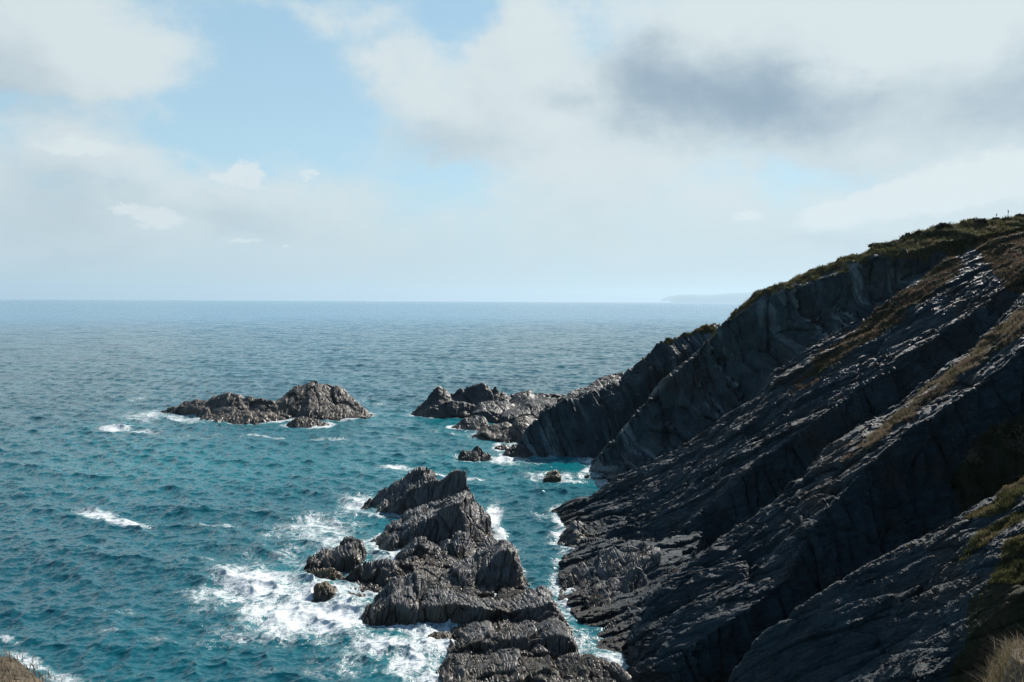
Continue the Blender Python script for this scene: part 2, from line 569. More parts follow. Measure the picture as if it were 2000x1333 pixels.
def facets(P, axes, size, throw, crack=0.0, seed=0):
    """angular blocks: every cell of a jittered lattice is a plane with its own tilt, parted by cracks"""
    q = np.stack([P @ axes[k_] / size[k_] for k_ in range(3)], 1) + 7.7 * seed
    q = q + 0.22 * np.stack([perlin(q * 1.3 + s) for s in (0.3, 41.7, 83.1)], 1)
    i0 = np.floor(q).astype(np.int32)
    f1 = np.full(len(q), 9.0)
    f2 = np.full(len(q), 9.0)
    best = np.zeros(len(q))
    for a in (-1, 0, 1):
        for b_ in (-1, 0, 1):
            for c in (-1, 0, 1):
                x, y, z = i0[:, 0] + a, i0[:, 1] + b_, i0[:, 2] + c
                hh = _h(x, y, z)
                ex = q[:, 0] - (x + _rand[hh & 511])
                ey = q[:, 1] - (y + _rand[(hh + 101) & 511])
                ez = q[:, 2] - (z + _rand[(hh + 211) & 511])
                dd = ex * ex + ey * ey + ez * ez
                gr = _grad[(hh + 37) & 511]
                val = gr[:, 0] * ex + gr[:, 1] * ey + gr[:, 2] * ez + 0.6 * (_rand[(hh + 307) & 511] - 0.5)
                n = dd < f1
                f2 = np.where(n, f1, np.minimum(f2, dd))
                best = np.where(n, val, best)
                f1 = np.where(n, dd, f1)
    return throw * best - crack * np.exp(-(np.sqrt(f2) - np.sqrt(f1)) * 16.0)


def join(parts):
    vs, qs, k_ = [], [], 0
    for V in parts:
        nv, nu = V.shape[:2]
        vs.append(V.reshape(-1, 3))
        qs.append(grid_quads(nv, nu) + k_)
        k_ += nv * nu
    v = np.concatenate(vs)
    s = v[np.abs(v[:, 2]) < 0.35]
    SHORE.append(s[:: max(1, len(s) // 6000)])
    return v, np.concatenate(qs)


def rock(name, lofts, mat, label, cat='rock', group=None, res=0.11, axes=AX_REEF, kind=None, back=(0.0, 4.0, -99.0), fr=None, veg=None, **kw):
    parts = []
    for i, rows in enumerate(lofts):
        V = loft(rows, res, back=back, **kw)
        parts.append(fracture(V, axes, seed=i + len(SHORE), **(fr or {})))
    v, q = join(parts)
    at = None
    if veg is not None:
        at = {'veg': veg(v)}
    o = add(name, new_mesh(name, v, q, at), mat, label, cat, group, kind)
    return o, v, (at or {}).get('veg')


def in_poly(u, v, poly):
    poly = np.array(poly, float)
    c = np.zeros(len(u), bool)
    j = len(poly) - 1
    for i in range(len(poly)):
        (xi, yi), (xj, yj) = poly[i], poly[j]
        c ^= ((yi > v) != (yj > v)) & (u < (xj - xi) * (v - yi) / (yj - yi + 1e-9) + xi)
        j = i
    return c

# ------------------------------------------------------------------ cliffs (rows run from the water up to the right)
VEG_FACE = [[(1380, 640), (1470, 592), (1500, 578), (1560, 556), (1600, 546), (1650, 528), (1700, 510), (1760, 500), (1800, 510),
             (1830, 490), (1870, 500), (1930, 490), (2010, 480), (2400, 460), (2400, 300), (1900, 380), (1550, 520), (1380, 620)],
            [(1300, 640), (1400, 620), (1400, 652), (1340, 662), (1300, 670)]]
VEG_SLAB = [[(1850, 490), (1890, 520), (1840, 560), (1760, 625), (1690, 672), (1630, 715), (1590, 742), (1540, 775), (1590, 700), (1700, 620), (1780, 560)],
            [(1870, 436), (2400, 320), (2400, 560), (2010, 590), (1960, 560), (1930, 520)]]
VEG_RIB = [[(2020, 575), (1900, 690), (1800, 764), (1735, 822), (1690, 860), (1640, 893), (1645, 899), (1700, 866), (1750, 832), (1820, 782), (1900, 722), (2020, 640), (2400, 520), (2400, 420)],
           [(1860, 940), (1900, 860), (2010, 800), (2400, 600), (2400, 900), (2010, 960), (1950, 990), (1880, 1010)]]
VEG_NEAR = [[(2010, 920), (1960, 950), (1900, 990), (1880, 1010), (1930, 1010), (2010, 965)],
            [(2010, 985), (1960, 1010), (1900, 1060), (1880, 1090), (1920, 1070), (1960, 1040), (2010, 1015)],
            [(2010, 1040), (1960, 1070), (1930, 1130), (1900, 1170), (1890, 1230), (1870, 1290), (1850, 1345), (2400, 1500), (2400, 900)]]


def veg_from(polys):
    def f(P):
        u, v = PIX(P)
        n = fbm(P / 2.5, 4) * 26
        n2 = fbm(P / 2.5 + 50, 4) * 26
        w = np.zeros(len(P))
        for p in polys:
            w = np.maximum(w, in_poly(u + n, v + n2, p))
        return w
    return f


FR_FACE = dict(big=((12.0, 1.0), (4.0, 0.25)), fac=(((3.2, 30.0, 9.0), 0.7, 0.3),), layers=((3.0, 30.0, 12.0, 0.8), (1.1, 14.0, 5.0, 0.4), (0.4, 6.0, 2.0, 0.14)), fine=0.06, up=0.0)
FR_FAR = dict(big=((14.0, 1.2), (5.0, 0.25)), fac=(((3.2, 26.0, 8.0), 0.6, 0.3),), layers=((3.0, 30.0, 10.0, 0.6), (1.1, 14.0, 5.0, 0.32), (0.45, 6.0, 2.0, 0.12)), fine=0.06, up=0.0)
FR_SLAB = dict(big=((10.0, 0.8), (3.0, 0.12)), fac=(((1.8, 14.0, 5.0), 0.5, 0.3), ((0.7, 4.0, 2.0), 0.18, 0.12)), layers=((2.4, 32.0, 8.0, 0.62), (0.9, 11.0, 3.0, 0.3), (0.3, 3.5, 1.0, 0.12)), fine=0.06, up=0.1,
               alt=(AX_FACE, ((2.2, 14.0, 8.0, 0.55), (0.8, 7.0, 4.0, 0.35), (0.3, 3.0, 1.5, 0.14)), (((2.0, 10.0, 5.0), 0.35, 0.3),)))
FR_NEAR = dict(big=((7.0, 0.35), (2.0, 0.06)), fac=(((1.2, 9.0, 4.0), 0.2, 0.14), ((0.5, 2.0, 1.0), 0.07, 0.05)), layers=((1.6, 14.0, 5.0, 0.2), (0.5, 4.0, 1.5, 0.11), (0.17, 0.9, 0.4, 0.06)), fine=0.07, up=0.2)

far_crest = [(1014, 872), (1018, 866), (1030, 844), (1060, 802), (1075, 796), (1099, 782), (1126, 778), (1183, 757), (1210, 742), (1240, 715), (1264, 688), (1282, 670), (1315, 656), (1354, 649), (1396, 637), (1480, 610), (1600, 580)]
far_Y = [144.6, 145, 146, 147, 147.4, 147.8, 148.5, 150, 151.2, 152.3, 153.4, 154.6, 156, 157.6, 159.5, 163, 170]
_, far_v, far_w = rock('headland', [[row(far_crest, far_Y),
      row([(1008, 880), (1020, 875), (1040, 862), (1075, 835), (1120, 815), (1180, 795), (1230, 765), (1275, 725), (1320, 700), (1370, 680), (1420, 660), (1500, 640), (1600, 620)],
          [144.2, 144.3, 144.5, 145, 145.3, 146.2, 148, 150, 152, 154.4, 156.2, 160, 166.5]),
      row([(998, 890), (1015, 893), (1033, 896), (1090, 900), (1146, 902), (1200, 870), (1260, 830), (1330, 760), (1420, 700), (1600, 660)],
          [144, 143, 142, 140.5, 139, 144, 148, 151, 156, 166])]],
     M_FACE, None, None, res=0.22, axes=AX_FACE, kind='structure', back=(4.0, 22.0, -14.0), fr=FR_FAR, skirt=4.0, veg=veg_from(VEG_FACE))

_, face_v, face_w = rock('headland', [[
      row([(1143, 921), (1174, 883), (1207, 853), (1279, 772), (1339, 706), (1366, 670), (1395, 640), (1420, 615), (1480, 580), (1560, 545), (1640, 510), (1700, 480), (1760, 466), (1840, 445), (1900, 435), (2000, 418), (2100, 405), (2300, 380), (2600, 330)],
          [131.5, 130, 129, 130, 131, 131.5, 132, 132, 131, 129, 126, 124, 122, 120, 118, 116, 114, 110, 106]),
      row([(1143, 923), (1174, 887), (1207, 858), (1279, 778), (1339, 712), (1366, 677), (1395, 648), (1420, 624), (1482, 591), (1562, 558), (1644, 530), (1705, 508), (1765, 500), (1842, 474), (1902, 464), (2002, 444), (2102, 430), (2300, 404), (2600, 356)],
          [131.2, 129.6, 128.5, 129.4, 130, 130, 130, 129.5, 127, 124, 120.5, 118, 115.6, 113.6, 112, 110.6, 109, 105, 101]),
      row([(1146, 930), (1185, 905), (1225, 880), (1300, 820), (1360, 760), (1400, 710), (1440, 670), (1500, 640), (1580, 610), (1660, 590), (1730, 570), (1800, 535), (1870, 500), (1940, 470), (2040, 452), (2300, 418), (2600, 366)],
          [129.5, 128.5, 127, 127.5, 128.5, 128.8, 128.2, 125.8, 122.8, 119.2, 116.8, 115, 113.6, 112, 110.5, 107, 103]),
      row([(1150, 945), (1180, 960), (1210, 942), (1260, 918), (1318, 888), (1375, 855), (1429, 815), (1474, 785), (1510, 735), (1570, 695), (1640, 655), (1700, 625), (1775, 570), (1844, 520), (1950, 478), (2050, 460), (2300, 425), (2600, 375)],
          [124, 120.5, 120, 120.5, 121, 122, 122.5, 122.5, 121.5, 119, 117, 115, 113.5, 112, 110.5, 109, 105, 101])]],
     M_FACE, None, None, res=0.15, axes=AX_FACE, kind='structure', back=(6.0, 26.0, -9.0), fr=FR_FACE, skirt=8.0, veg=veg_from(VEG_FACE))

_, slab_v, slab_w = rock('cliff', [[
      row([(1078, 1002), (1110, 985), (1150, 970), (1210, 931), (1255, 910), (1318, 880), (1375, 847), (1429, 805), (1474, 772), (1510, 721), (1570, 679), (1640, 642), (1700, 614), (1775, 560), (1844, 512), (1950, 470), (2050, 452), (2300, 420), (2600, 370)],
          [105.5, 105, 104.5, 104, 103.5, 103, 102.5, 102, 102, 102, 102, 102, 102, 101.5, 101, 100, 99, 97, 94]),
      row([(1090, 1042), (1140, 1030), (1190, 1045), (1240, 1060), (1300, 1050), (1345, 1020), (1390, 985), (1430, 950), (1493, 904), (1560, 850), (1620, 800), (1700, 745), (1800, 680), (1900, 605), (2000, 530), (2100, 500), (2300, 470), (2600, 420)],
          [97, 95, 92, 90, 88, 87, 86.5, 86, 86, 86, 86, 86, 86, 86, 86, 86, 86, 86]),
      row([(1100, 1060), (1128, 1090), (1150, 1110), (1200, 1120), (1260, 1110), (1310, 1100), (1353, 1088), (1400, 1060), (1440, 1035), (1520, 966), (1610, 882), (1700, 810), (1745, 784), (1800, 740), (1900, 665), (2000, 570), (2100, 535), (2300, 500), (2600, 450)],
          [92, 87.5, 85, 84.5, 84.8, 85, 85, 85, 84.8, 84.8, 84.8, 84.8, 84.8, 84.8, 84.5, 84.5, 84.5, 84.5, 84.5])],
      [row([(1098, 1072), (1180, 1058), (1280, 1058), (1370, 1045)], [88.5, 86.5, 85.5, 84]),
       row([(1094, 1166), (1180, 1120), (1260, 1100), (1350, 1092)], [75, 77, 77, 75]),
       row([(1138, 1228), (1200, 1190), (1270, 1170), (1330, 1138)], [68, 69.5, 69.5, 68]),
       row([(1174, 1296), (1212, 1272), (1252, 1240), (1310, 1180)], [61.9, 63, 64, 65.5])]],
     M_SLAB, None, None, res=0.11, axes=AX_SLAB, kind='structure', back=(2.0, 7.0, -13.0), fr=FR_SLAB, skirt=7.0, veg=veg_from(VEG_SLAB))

_, rib_v, rib_w = rock('cliff', [[
      row([(1215, 1300), (1235, 1240), (1262, 1190), (1300, 1145), (1353, 1095), (1425, 1043), (1520, 970), (1610, 886), (1680, 825), (1745, 790), (1800, 755), (1900, 680), (2000, 575), (2100, 510), (2300, 440), (2600, 360)],
          [61.5, 62.5, 63.5, 64.5, 65.5, 66.5, 67.5, 68, 68.5, 69, 69, 69.5, 70, 70, 70, 70]),
      row([(1222, 1345), (1265, 1310), (1308, 1283), (1386, 1238), (1450, 1195), (1490, 1170), (1542, 1127), (1556, 1090), (1587, 1030), (1622, 985), (1670, 934), (1760, 859), (1856, 790), (1930, 740), (2000, 680), (2100, 600), (2300, 520), (2600, 440)],
          [57.5, 57, 56.5, 56.5, 57, 57.5, 58, 58.5, 59, 59.5, 60, 60, 60, 60, 60, 60, 60, 60]),
      row([(1230, 1360), (1300, 1345), (1380, 1335), (1440, 1303), (1480, 1256), (1555, 1198), (1620, 1156), (1669, 1127), (1750, 1081), (1830, 1036), (1900, 996), (2000, 936), (2100, 866), (2300, 766), (2600, 640)],
          [56, 55.5, 55.5, 56, 56.5, 57, 57.4, 57.8, 58.3, 58.7, 59, 59, 59, 59, 59])]],
     M_SLAB, None, None, res=0.085, axes=AX_SLAB, kind='structure', back=(1.5, 5.0, -9.0), fr=FR_SLAB, skirt=6.0, veg=veg_from(VEG_RIB))

_, near_v, near_w = rock('cliff', [[
      row([(1395, 1400), (1440, 1303), (1480, 1250), (1555, 1192), (1620, 1152), (1669, 1121), (1750, 1075), (1830, 1028), (1900, 985), (2000, 930), (2100, 870), (2300, 740), (2600, 560)],
          [50, 49.5, 49, 48.5, 48, 48, 47.5, 47, 46.5, 46, 46, 46, 46]),
      row([(1430, 1480), (1500, 1420), (1600, 1350), (1700, 1290), (1790, 1230), (1870, 1180), (1950, 1120), (2050, 1060), (2300, 950), (2600, 800)],
          [45, 44.5, 43.5, 43, 42, 41, 40, 40, 40, 40]),
      row([(1480, 1600), (1600, 1500), (1700, 1440), (1790, 1330), (1860, 1290), (1900, 1230), (1960, 1180), (2060, 1120), (2300, 1020), (2600, 880)],
          [38, 38, 38, 38, 38.5, 38.5, 38, 38, 38, 38]),
      row([(1500, 1800), (1700, 1750), (1900, 1600), (2100, 1450), (2300, 1300), (2600, 1100)], 36.3)]],
     M_SLAB, None, None, res=0.07, axes=AX_SLAB, kind='structure', back=(1.0, 3.5, -8.0), fr=FR_NEAR, skirt=8.0, veg=veg_from(VEG_NEAR))


def Z(pts, x0, y0, s):
    return [(x0 + s * a, y0 + s * b_) for a, b_ in pts]


def z3(pts, Y):
    return row(Z(pts, 560, 880, 0.35), Y)


# ------------------------------------------------------------------ the reef below the viewer
FR_REEF = dict(bias=0.14, big=((3.5, 0.22), (1.3, 0.05)), fac=(((1.8, 5.0, 3.4), 0.4, 0.16),), layers=((1.0, 7.0, 3.0, 0.26), (0.36, 3.0, 1.3, 0.2), (0.14, 1.6, 0.7, 0.12)), fine=0.02, up=0.5,
               alt=(AX_REEF, ((1.0, 5.0, 4.0, 0.12), (0.36, 2.4, 1.6, 0.07), (0.14, 1.2, 0.7, 0.04)), (((1.8, 4.0, 3.0), 0.25, 0.3), ((0.6, 1.5, 1.2), 0.08, 0.08))))
FR_BOULD = dict(bias=0.22, big=((1.6, 0.25), (0.7, 0.12)), fac=(((0.5, 0.9, 0.8), 0.12, 0.08),), layers=((0.5, 1.5, 0.1), (0.18, 0.7, 0.08)), fine=0.06, up=0.4)
rock('rock_outcrop', [
    [z3([(405, 335), (440, 295), (500, 230), (580, 180), (660, 145), (720, 105), (760, 88), (800, 100), (830, 130), (845, 175), (860, 240)], [107, 107.5, 108.5, 109, 109, 108]),
     z3([(415, 345), (470, 310), (540, 270), (620, 235), (690, 190), (740, 165), (790, 165), (830, 170), (850, 200), (865, 250)], [106.3, 107]),
     z3([(408, 342), (440, 357), (490, 374), (520, 387), (600, 382), (660, 352), (720, 322), (800, 282), (870, 262)], [105, 102, 104])],
    [z3([(500, 378), (560, 310), (640, 255), (700, 215), (760, 178), (850, 168), (920, 125), (960, 116), (992, 122), (1000, 190), (1022, 225), (1032, 262)], [102.6, 103.5, 103.5, 103]),
     z3([(505, 390), (560, 390), (620, 377), (690, 332), (760, 302), (830, 272), (900, 252), (960, 257), (1000, 247), (1034, 268)], [101.9, 102.4])]],
    M_REEF, 'pointed dark slate ridge at the seaward tip of the reef, seaweed on its left flank', fr=FR_REEF, back=(0, 4.5, -99))
rock('rock_outcrop', [
    [z3([(400, 600), (440, 545), (470, 500), (540, 440), (600, 390), (700, 330), (800, 300), (880, 290), (930, 255), (1000, 235), (1040, 240), (1075, 300), (1110, 345), (1137, 370), (1142, 440), (1160, 505)],
        [88, 90, 91.5, 93, 94, 95, 95.5, 95.5, 95.5, 95.5, 95.5, 95, 94.5, 94, 93.5, 92.5]),
     z3([(410, 615), (500, 570), (600, 500), (690, 440), (760, 400), (820, 375), (880, 320), (960, 305), (985, 350), (1010, 400), (1050, 470), (1090, 500), (1120, 505), (1150, 520)], [87, 90, 90.8, 90.4]),
     z3([(420, 632), (520, 592), (620, 602), (680, 562), (740, 505), (800, 505), (880, 508), (940, 475), (1000, 472), (1050, 522), (1100, 540), (1152, 532)], [85.6, 89.3, 89.8])],
    [z3([(600, 600), (660, 560), (720, 500), (770, 490), (850, 512), (920, 490), (960, 455), (1010, 460), (1060, 520), (1150, 505), (1200, 500), (1240, 530)], [86, 87]),
     z3([(605, 615), (660, 590), (730, 560), (800, 580), (880, 570), (950, 540), (1010, 560), (1060, 590), (1130, 560), (1200, 540), (1245, 560)], 84.6),
     z3([(610, 640), (640, 682), (720, 712), (800, 712), (860, 682), (920, 652), (980, 627), (1060, 602), (1150, 562), (1220, 552), (1250, 582)], [82, 83.9])],
    [z3([(850, 700), (870, 670), (900, 655), (980, 620), (1060, 570), (1150, 535), (1210, 505), (1270, 520), (1292, 560), (1312, 640), (1322, 720), (1335, 775)], [78, 80, 82, 81, 77.5]),
     z3([(855, 730), (900, 710), (980, 690), (1060, 680), (1130, 640), (1190, 580), (1240, 560), (1270, 590), (1300, 660), (1315, 730), (1332, 785)], [76.5, 77.6, 76.5]),
     z3([(850, 772), (900, 792), (1000, 802), (1100, 817), (1180, 832), (1250, 827), (1300, 802), (1337, 792)], [75.2, 75.6])],
    [rowz(Z([(425, 640), (700, 620), (1000, 560), (1180, 530), (1270, 560)], 560, 880, 0.35), [0.4, 0.7, 0.8, 0.5, -0.3]),
     rowz(Z([(300, 795), (560, 770), (760, 720), (1000, 700), (1200, 720), (1340, 745)], 560, 880, 0.35), [-0.2, 0.3, 0.5, 0.5, 0.3, -0.3]),
     rowz(Z([(430, 985), (700, 985), (1000, 960), (1440, 930), (1540, 930)], 560, 880, 0.35), [-1.2, -0.8, 0.0, 0.3, 0.0]),
     rowz(Z([(500, 1000), (900, 1080), (1000, 1140), (1440, 1140), (1650, 1150)], 560, 880, 0.35), [-1.2, -0.7, 0.3, 0.5, 0.1])]],
    M_REEF, 'tallest jagged slate mass in the middle of the reef with a black overhung face', fr=FR_REEF)
rock('rock_outcrop', [
    [z3([(88, 690), (130, 620), (200, 570), (290, 530), (320, 490), (370, 475), (412, 500), (428, 550), (425, 610), (415, 650)], [82, 83, 84, 85, 85.8, 86, 86, 85.5, 84.5, 83.5]),
     z3([(92, 695), (150, 650), (220, 620), (290, 600), (350, 590), (390, 600), (410, 630), (417, 655)], [82, 83.4]),
     z3([(90, 702), (160, 692), (230, 692), (290, 694), (340, 682), (390, 657), (420, 662)], [81, 82.8])]],
    M_REEF, 'hump-backed slate rock on the left edge of the reef beside the widest white foam', fr=FR_REEF, back=(0, 3.0, -99))
rock('rock', [
    [z3([(55, 745), (110, 690), (190, 670), (250, 658), (290, 678), (305, 720), (292, 775)], [79, 79.5]),
     z3([(55, 765), (120, 770), (180, 770), (230, 780), (285, 795)], [78.3, 77.6])]],
    M_WEED, 'brown weed-covered ledge under the hump-backed rock, foam washing over its end', fr=FR_BOULD, back=(0, 2.2, -99), soft=3)
rock('boulder', [
    [z3([(146, 835), (165, 755), (215, 735), (262, 758), (280, 800), (277, 835)], [74, 74.8, 74]),
     z3([(150, 825), (170, 800), (210, 790), (250, 800), (278, 830)], 73.7),
     z3([(150, 845), (172, 872), (205, 884), (245, 872), (277, 842)], 72.9)]],
    M_WEED, 'upright rounded boulder coated in golden brown weed, standing in the foam', fr=FR_BOULD, back=(0, 1.8, -99), soft=3)
rock('rock', [
    [z3([(278, 790), (310, 715), (370, 660), (410, 640), (440, 618), (520, 598), (600, 608), (625, 640), (645, 700)], [77, 79, 79]),
     z3([(279, 794), (320, 760), (380, 720), (430, 720), (470, 690), (540, 670), (600, 680), (648, 705)], 77.6),
     z3([(280, 798), (340, 801), (420, 803), (480, 803), (540, 783), (600, 743), (652, 712)], [76.5, 77])]],
    M_REEF, 'twin-topped dark slate rock between the weedy boulder and the tallest reef mass', fr=FR_REEF, back=(0, 3.0, -99))
rock('rock', [
    [z3([(300, 855), (315, 830), (345, 800), (400, 803), (450, 812), (482, 835)], 74.4),
     z3([(300, 866), (350, 872), (395, 880), (430, 890), (482, 885)], 72.8)]],
    M_WEED, 'small low weed-covered slab awash in foam right of the upright boulder', fr=FR_BOULD, back=(0, 1.5, -99), soft=3)
rock('rock_outcrop', [
    [z3([(412, 945), (450, 870), (520, 790), (580, 725), (640, 688), (720, 690), (768, 728), (755, 800), (745, 830)], [69, 70, 71, 71.5, 72, 72, 72, 71, 70.5]),
     z3([(415, 960), (480, 880), (560, 810), (620, 760), (690, 770), (740, 800), (747, 850)], [69, 70.3, 70]),
     z3([(420, 975), (480, 930), (560, 870), (640, 860), (700, 870), (737, 890)], 68.2),
     z3([(428, 1004), (520, 1022), (600, 1030), (640, 1033), (700, 1034), (717, 965)], 67.2)]],
    M_REEF, 'stepped brown-topped slate block left of the long level slab', fr=FR_REEF, back=(0, 3.0, -99))
rock('rock_outcrop', [
    [z3([(735, 850), (760, 800), (785, 778), (850, 788), (950, 800), (1050, 822), (1150, 845), (1250, 830), (1350, 788), (1430, 775), (1475, 790), (1505, 850), (1532, 905)], [71.5, 71.5, 72.2]),
     z3([(735, 880), (770, 865), (850, 870), (950, 860), (1060, 872), (1150, 885), (1240, 905), (1330, 885), (1430, 860), (1470, 860), (1510, 900), (1537, 932)], [68.3, 68.1, 68.3]),
     z3([(715, 1003), (800, 1008), (900, 1012), (1000, 988), (1080, 978), (1150, 1008), (1250, 988), (1350, 968), (1430, 948), (1500, 943), (1542, 953)], 67.7)]],
    M_REEF, 'long level slate slab with a sunlit ribbed top and black wall facing the viewer', back=(0, 3.0, -99),
    fr=dict(FR_REEF, big=((3.5, 0.2), (1.3, 0.08)), fac=(((0.8, 3.0, 2.4), 0.12, 0.15),), layers=((1.1, 3.6, 0.12), (0.42, 1.6, 0.16), (0.15, 0.9, 0.14))))
rock('rock_outcrop', [
    [z3([(890, 1160), (905, 1110), (940, 1025), (1000, 985), (1070, 962), (1140, 962), (1160, 1000), (1250, 975), (1400, 965), (1500, 905), (1545, 925), (1575, 1000), (1620, 1080), (1650, 1165), (1690, 1200)],
        [62.5, 63.5, 65.5, 66, 66.3, 66.3, 66.3, 66.3, 66.5, 67.3, 67, 66, 64.5, 62, 61]),
     z3([(880, 1190), (930, 1130), (1000, 1080), (1080, 1060), (1140, 1080), (1200, 1070), (1300, 1060), (1400, 1050), (1500, 1030), (1560, 1050), (1610, 1100), (1650, 1180), (1690, 1215)], [61.5, 62, 62, 61]),
     z3([(870, 1230), (930, 1200), (1000, 1180), (1080, 1160), (1140, 1140), (1200, 1150), (1290, 1172), (1400, 1182), (1500, 1182), (1580, 1172), (1640, 1192), (1690, 1232)], [60.8, 61.4, 61.4, 60.6])],
    [z3([(800, 1310), (830, 1240), (860, 1200), (900, 1150), (1000, 1130), (1080, 1150), (1140, 1140), (1200, 1120), (1290, 1125), (1300, 1180), (1400, 1200), (1480, 1230), (1520, 1170), (1600, 1150), (1690, 1140), (1780, 1185), (1850, 1220), (1900, 1275), (1930, 1320), (1950, 1370)],
        [58, 59, 59.8, 60.3, 60.3, 60.2, 60.2, 60.2, 60.2, 59.5, 59.3, 59, 59.5, 59.8, 60, 59.5, 58.8, 58, 57, 56]),
     z3([(800, 1330), (870, 1290), (1000, 1230), (1130, 1230), (1290, 1200), (1310, 1300), (1420, 1320), (1500, 1300), (1600, 1270), (1700, 1270), (1800, 1300), (1900, 1350), (1955, 1390)], [57.5, 58, 57.8, 57.8, 56]),
     z3([(790, 1410), (1000, 1430), (1300, 1440), (1600, 1440), (1965, 1440)], 54.6)],
    [rowz(Z([(900, 1150), (1200, 1150), (1580, 1180), (1680, 1220)], 560, 880, 0.35), [0.3, 0.6, 0.5, 0.0]),
     rowz(Z([(830, 1290), (1300, 1280), (1690, 1270), (1900, 1330)], 560, 880, 0.35), [0.0, 0.5, 0.4, 0.0]),
     rowz(Z([(800, 1420), (1300, 1420), (1690, 1420), (1950, 1420)], 560, 880, 0.35), [0.0, 0.4, 0.3, 0.0])]],
    M_REEF, 'nearest broken slate block of the reef, cut by the lower picture edge', fr=FR_REEF, res=0.09)
rock('rock', [
    [z3([(755, 1105), (775, 1060), (800, 1035), (860, 1020), (920, 1028), (938, 1060)], [63.5, 65.6, 65]),
     z3([(757, 1120), (780, 1165), (820, 1195), (870, 1155), (922, 1105)], [62.5, 61.6, 62.5])]],
    M_WEED, 'flat grey-brown rock awash in foam left of the nearest reef block', fr=FR_BOULD, back=(0, 1.5, -99), soft=3)


# fins and boulders at the foot of the cliff
def zc(pts, Y):
    return row(Z(pts, 1100, 900, 0.325), Y)


FR_FIN = dict(FR_REEF, up=0.7)
for lab, rows in (
    ('ragged sunlit slate ledge at the cliff foot, first beyond the two slate fins',
     [row([(1093, 1166), (1100, 1144), (1132, 1101), (1165, 1082), (1207, 1075), (1256, 1059), (1290, 1075)], [74.8, 76.5, 79.5, 80, 80, 80, 79]),
      row([(1094, 1168), (1110, 1158), (1140, 1135), (1180, 1110), (1220, 1105), (1262, 1090), (1290, 1085)], [74.5, 76, 77, 77.5, 77.5, 77, 77]),
      row([(1096, 1170), (1115, 1182), (1140, 1165), (1190, 1150), (1230, 1135), (1290, 1100)], [74.2, 73.2, 74.5, 75, 75, 76])]),
    ('slanting slate fin with fluted pale edge behind the narrow channel at the cliff foot',
     [row([(1134, 1212), (1145, 1180), (1158, 1150), (1191, 1127), (1214, 1132), (1243, 1101), (1262, 1125), (1268, 1160)], [69.8, 71, 73, 74, 74, 74, 73.5, 72]),
      row([(1135, 1216), (1155, 1195), (1175, 1170), (1200, 1160), (1225, 1160), (1245, 1150), (1268, 1165)], [69.3, 70.5, 71.5, 72, 72, 72, 71.3]),
      row([(1136, 1222), (1160, 1230), (1185, 1230), (1210, 1205), (1240, 1185), (1270, 1172)], [69, 68, 68.2, 69.5, 70, 70.5])]),
    ('nearest leaning slate fin at the cliff foot, beside the end of the narrow channel',
     [row([(1170, 1285), (1181, 1228), (1210, 1212), (1230, 1192), (1262, 1164), (1284, 1150), (1300, 1180)], [62.8, 66, 67.5, 68, 68.5, 68.5, 67]),
      row([(1171, 1288), (1190, 1262), (1220, 1240), (1245, 1225), (1275, 1200), (1300, 1190)], [62.5, 64.5, 65.5, 66, 66, 66]),
      row([(1172, 1292), (1200, 1294), (1230, 1280), (1265, 1250), (1300, 1200)], [62, 61.8, 62.5, 63.5, 65])])):
    rock('rock_outcrop', [rows], M_REEF, lab, fr=FR_FIN, back=(0.5, 2.5, -99), res=0.085)
rock('boulder', [[row([(1091, 1062), (1104, 1036), (1124, 1019), (1138, 1021), (1144, 1036), (1142, 1052)], [92.5, 93.2, 93.5, 93.5, 93, 92.5]),
                  row([(1091, 1064), (1112, 1050), (1130, 1042), (1144, 1054)], 92),
                  row([(1091, 1066), (1110, 1068), (1134, 1060), (1145, 1056)], 91)]],
     M_REEF, 'smooth rounded boulder at the waterline below the long cliff rib', fr=dict(FR_BOULD, layers=((0.5, 1.5, 0.08), (0.18, 0.7, 0.05))), back=(0, 2, -99), soft=3)


# ------------------------------------------------------------------ rocks farther out
def z1(pts, Y):
    return row(Z(pts, 150, 720, 0.325), Y)


FR_ISL = dict(bias=0.2, big=((7.0, 0.9), (2.6, 0.25)), fac=(((4.5, 9.0, 8.0), 0.6, 0.22), ((1.6, 4.0, 3.5), 0.1, 0.07)), layers=((2.6, 9.0, 5.0, 0.25), (1.0, 4.0, 2.0, 0.1), (0.45, 1.6, 0.8, 0.04)), fine=0.03, up=0.25, ridge=0.3)
rock('islet', [
    [z1([(1170, 245), (1190, 200), (1260, 150), (1330, 110), (1400, 82), (1420, 80), (1440, 97), (1500, 110), (1530, 118), (1560, 107), (1600, 130), (1650, 180), (1700, 222), (1740, 265), (1765, 292)], [190, 197, 198, 198, 198, 195, 191]),
     z1([(1175, 255), (1230, 215), (1300, 180), (1390, 160), (1440, 175), (1470, 180), (1540, 190), (1600, 215), (1660, 250), (1720, 280), (1766, 294)], [189, 193, 194, 193, 190.5]),
     z1([(1180, 268), (1290, 302), (1400, 306), (1500, 318), (1630, 323), (1690, 298), (1768, 297)], [188, 187, 185.5, 187, 190])]],
    M_ISLET, 'biggest offshore rock, steep and pyramid shaped, dark left face', 'rock', res=0.2, fr=FR_ISL, back=(0, 9, -99))
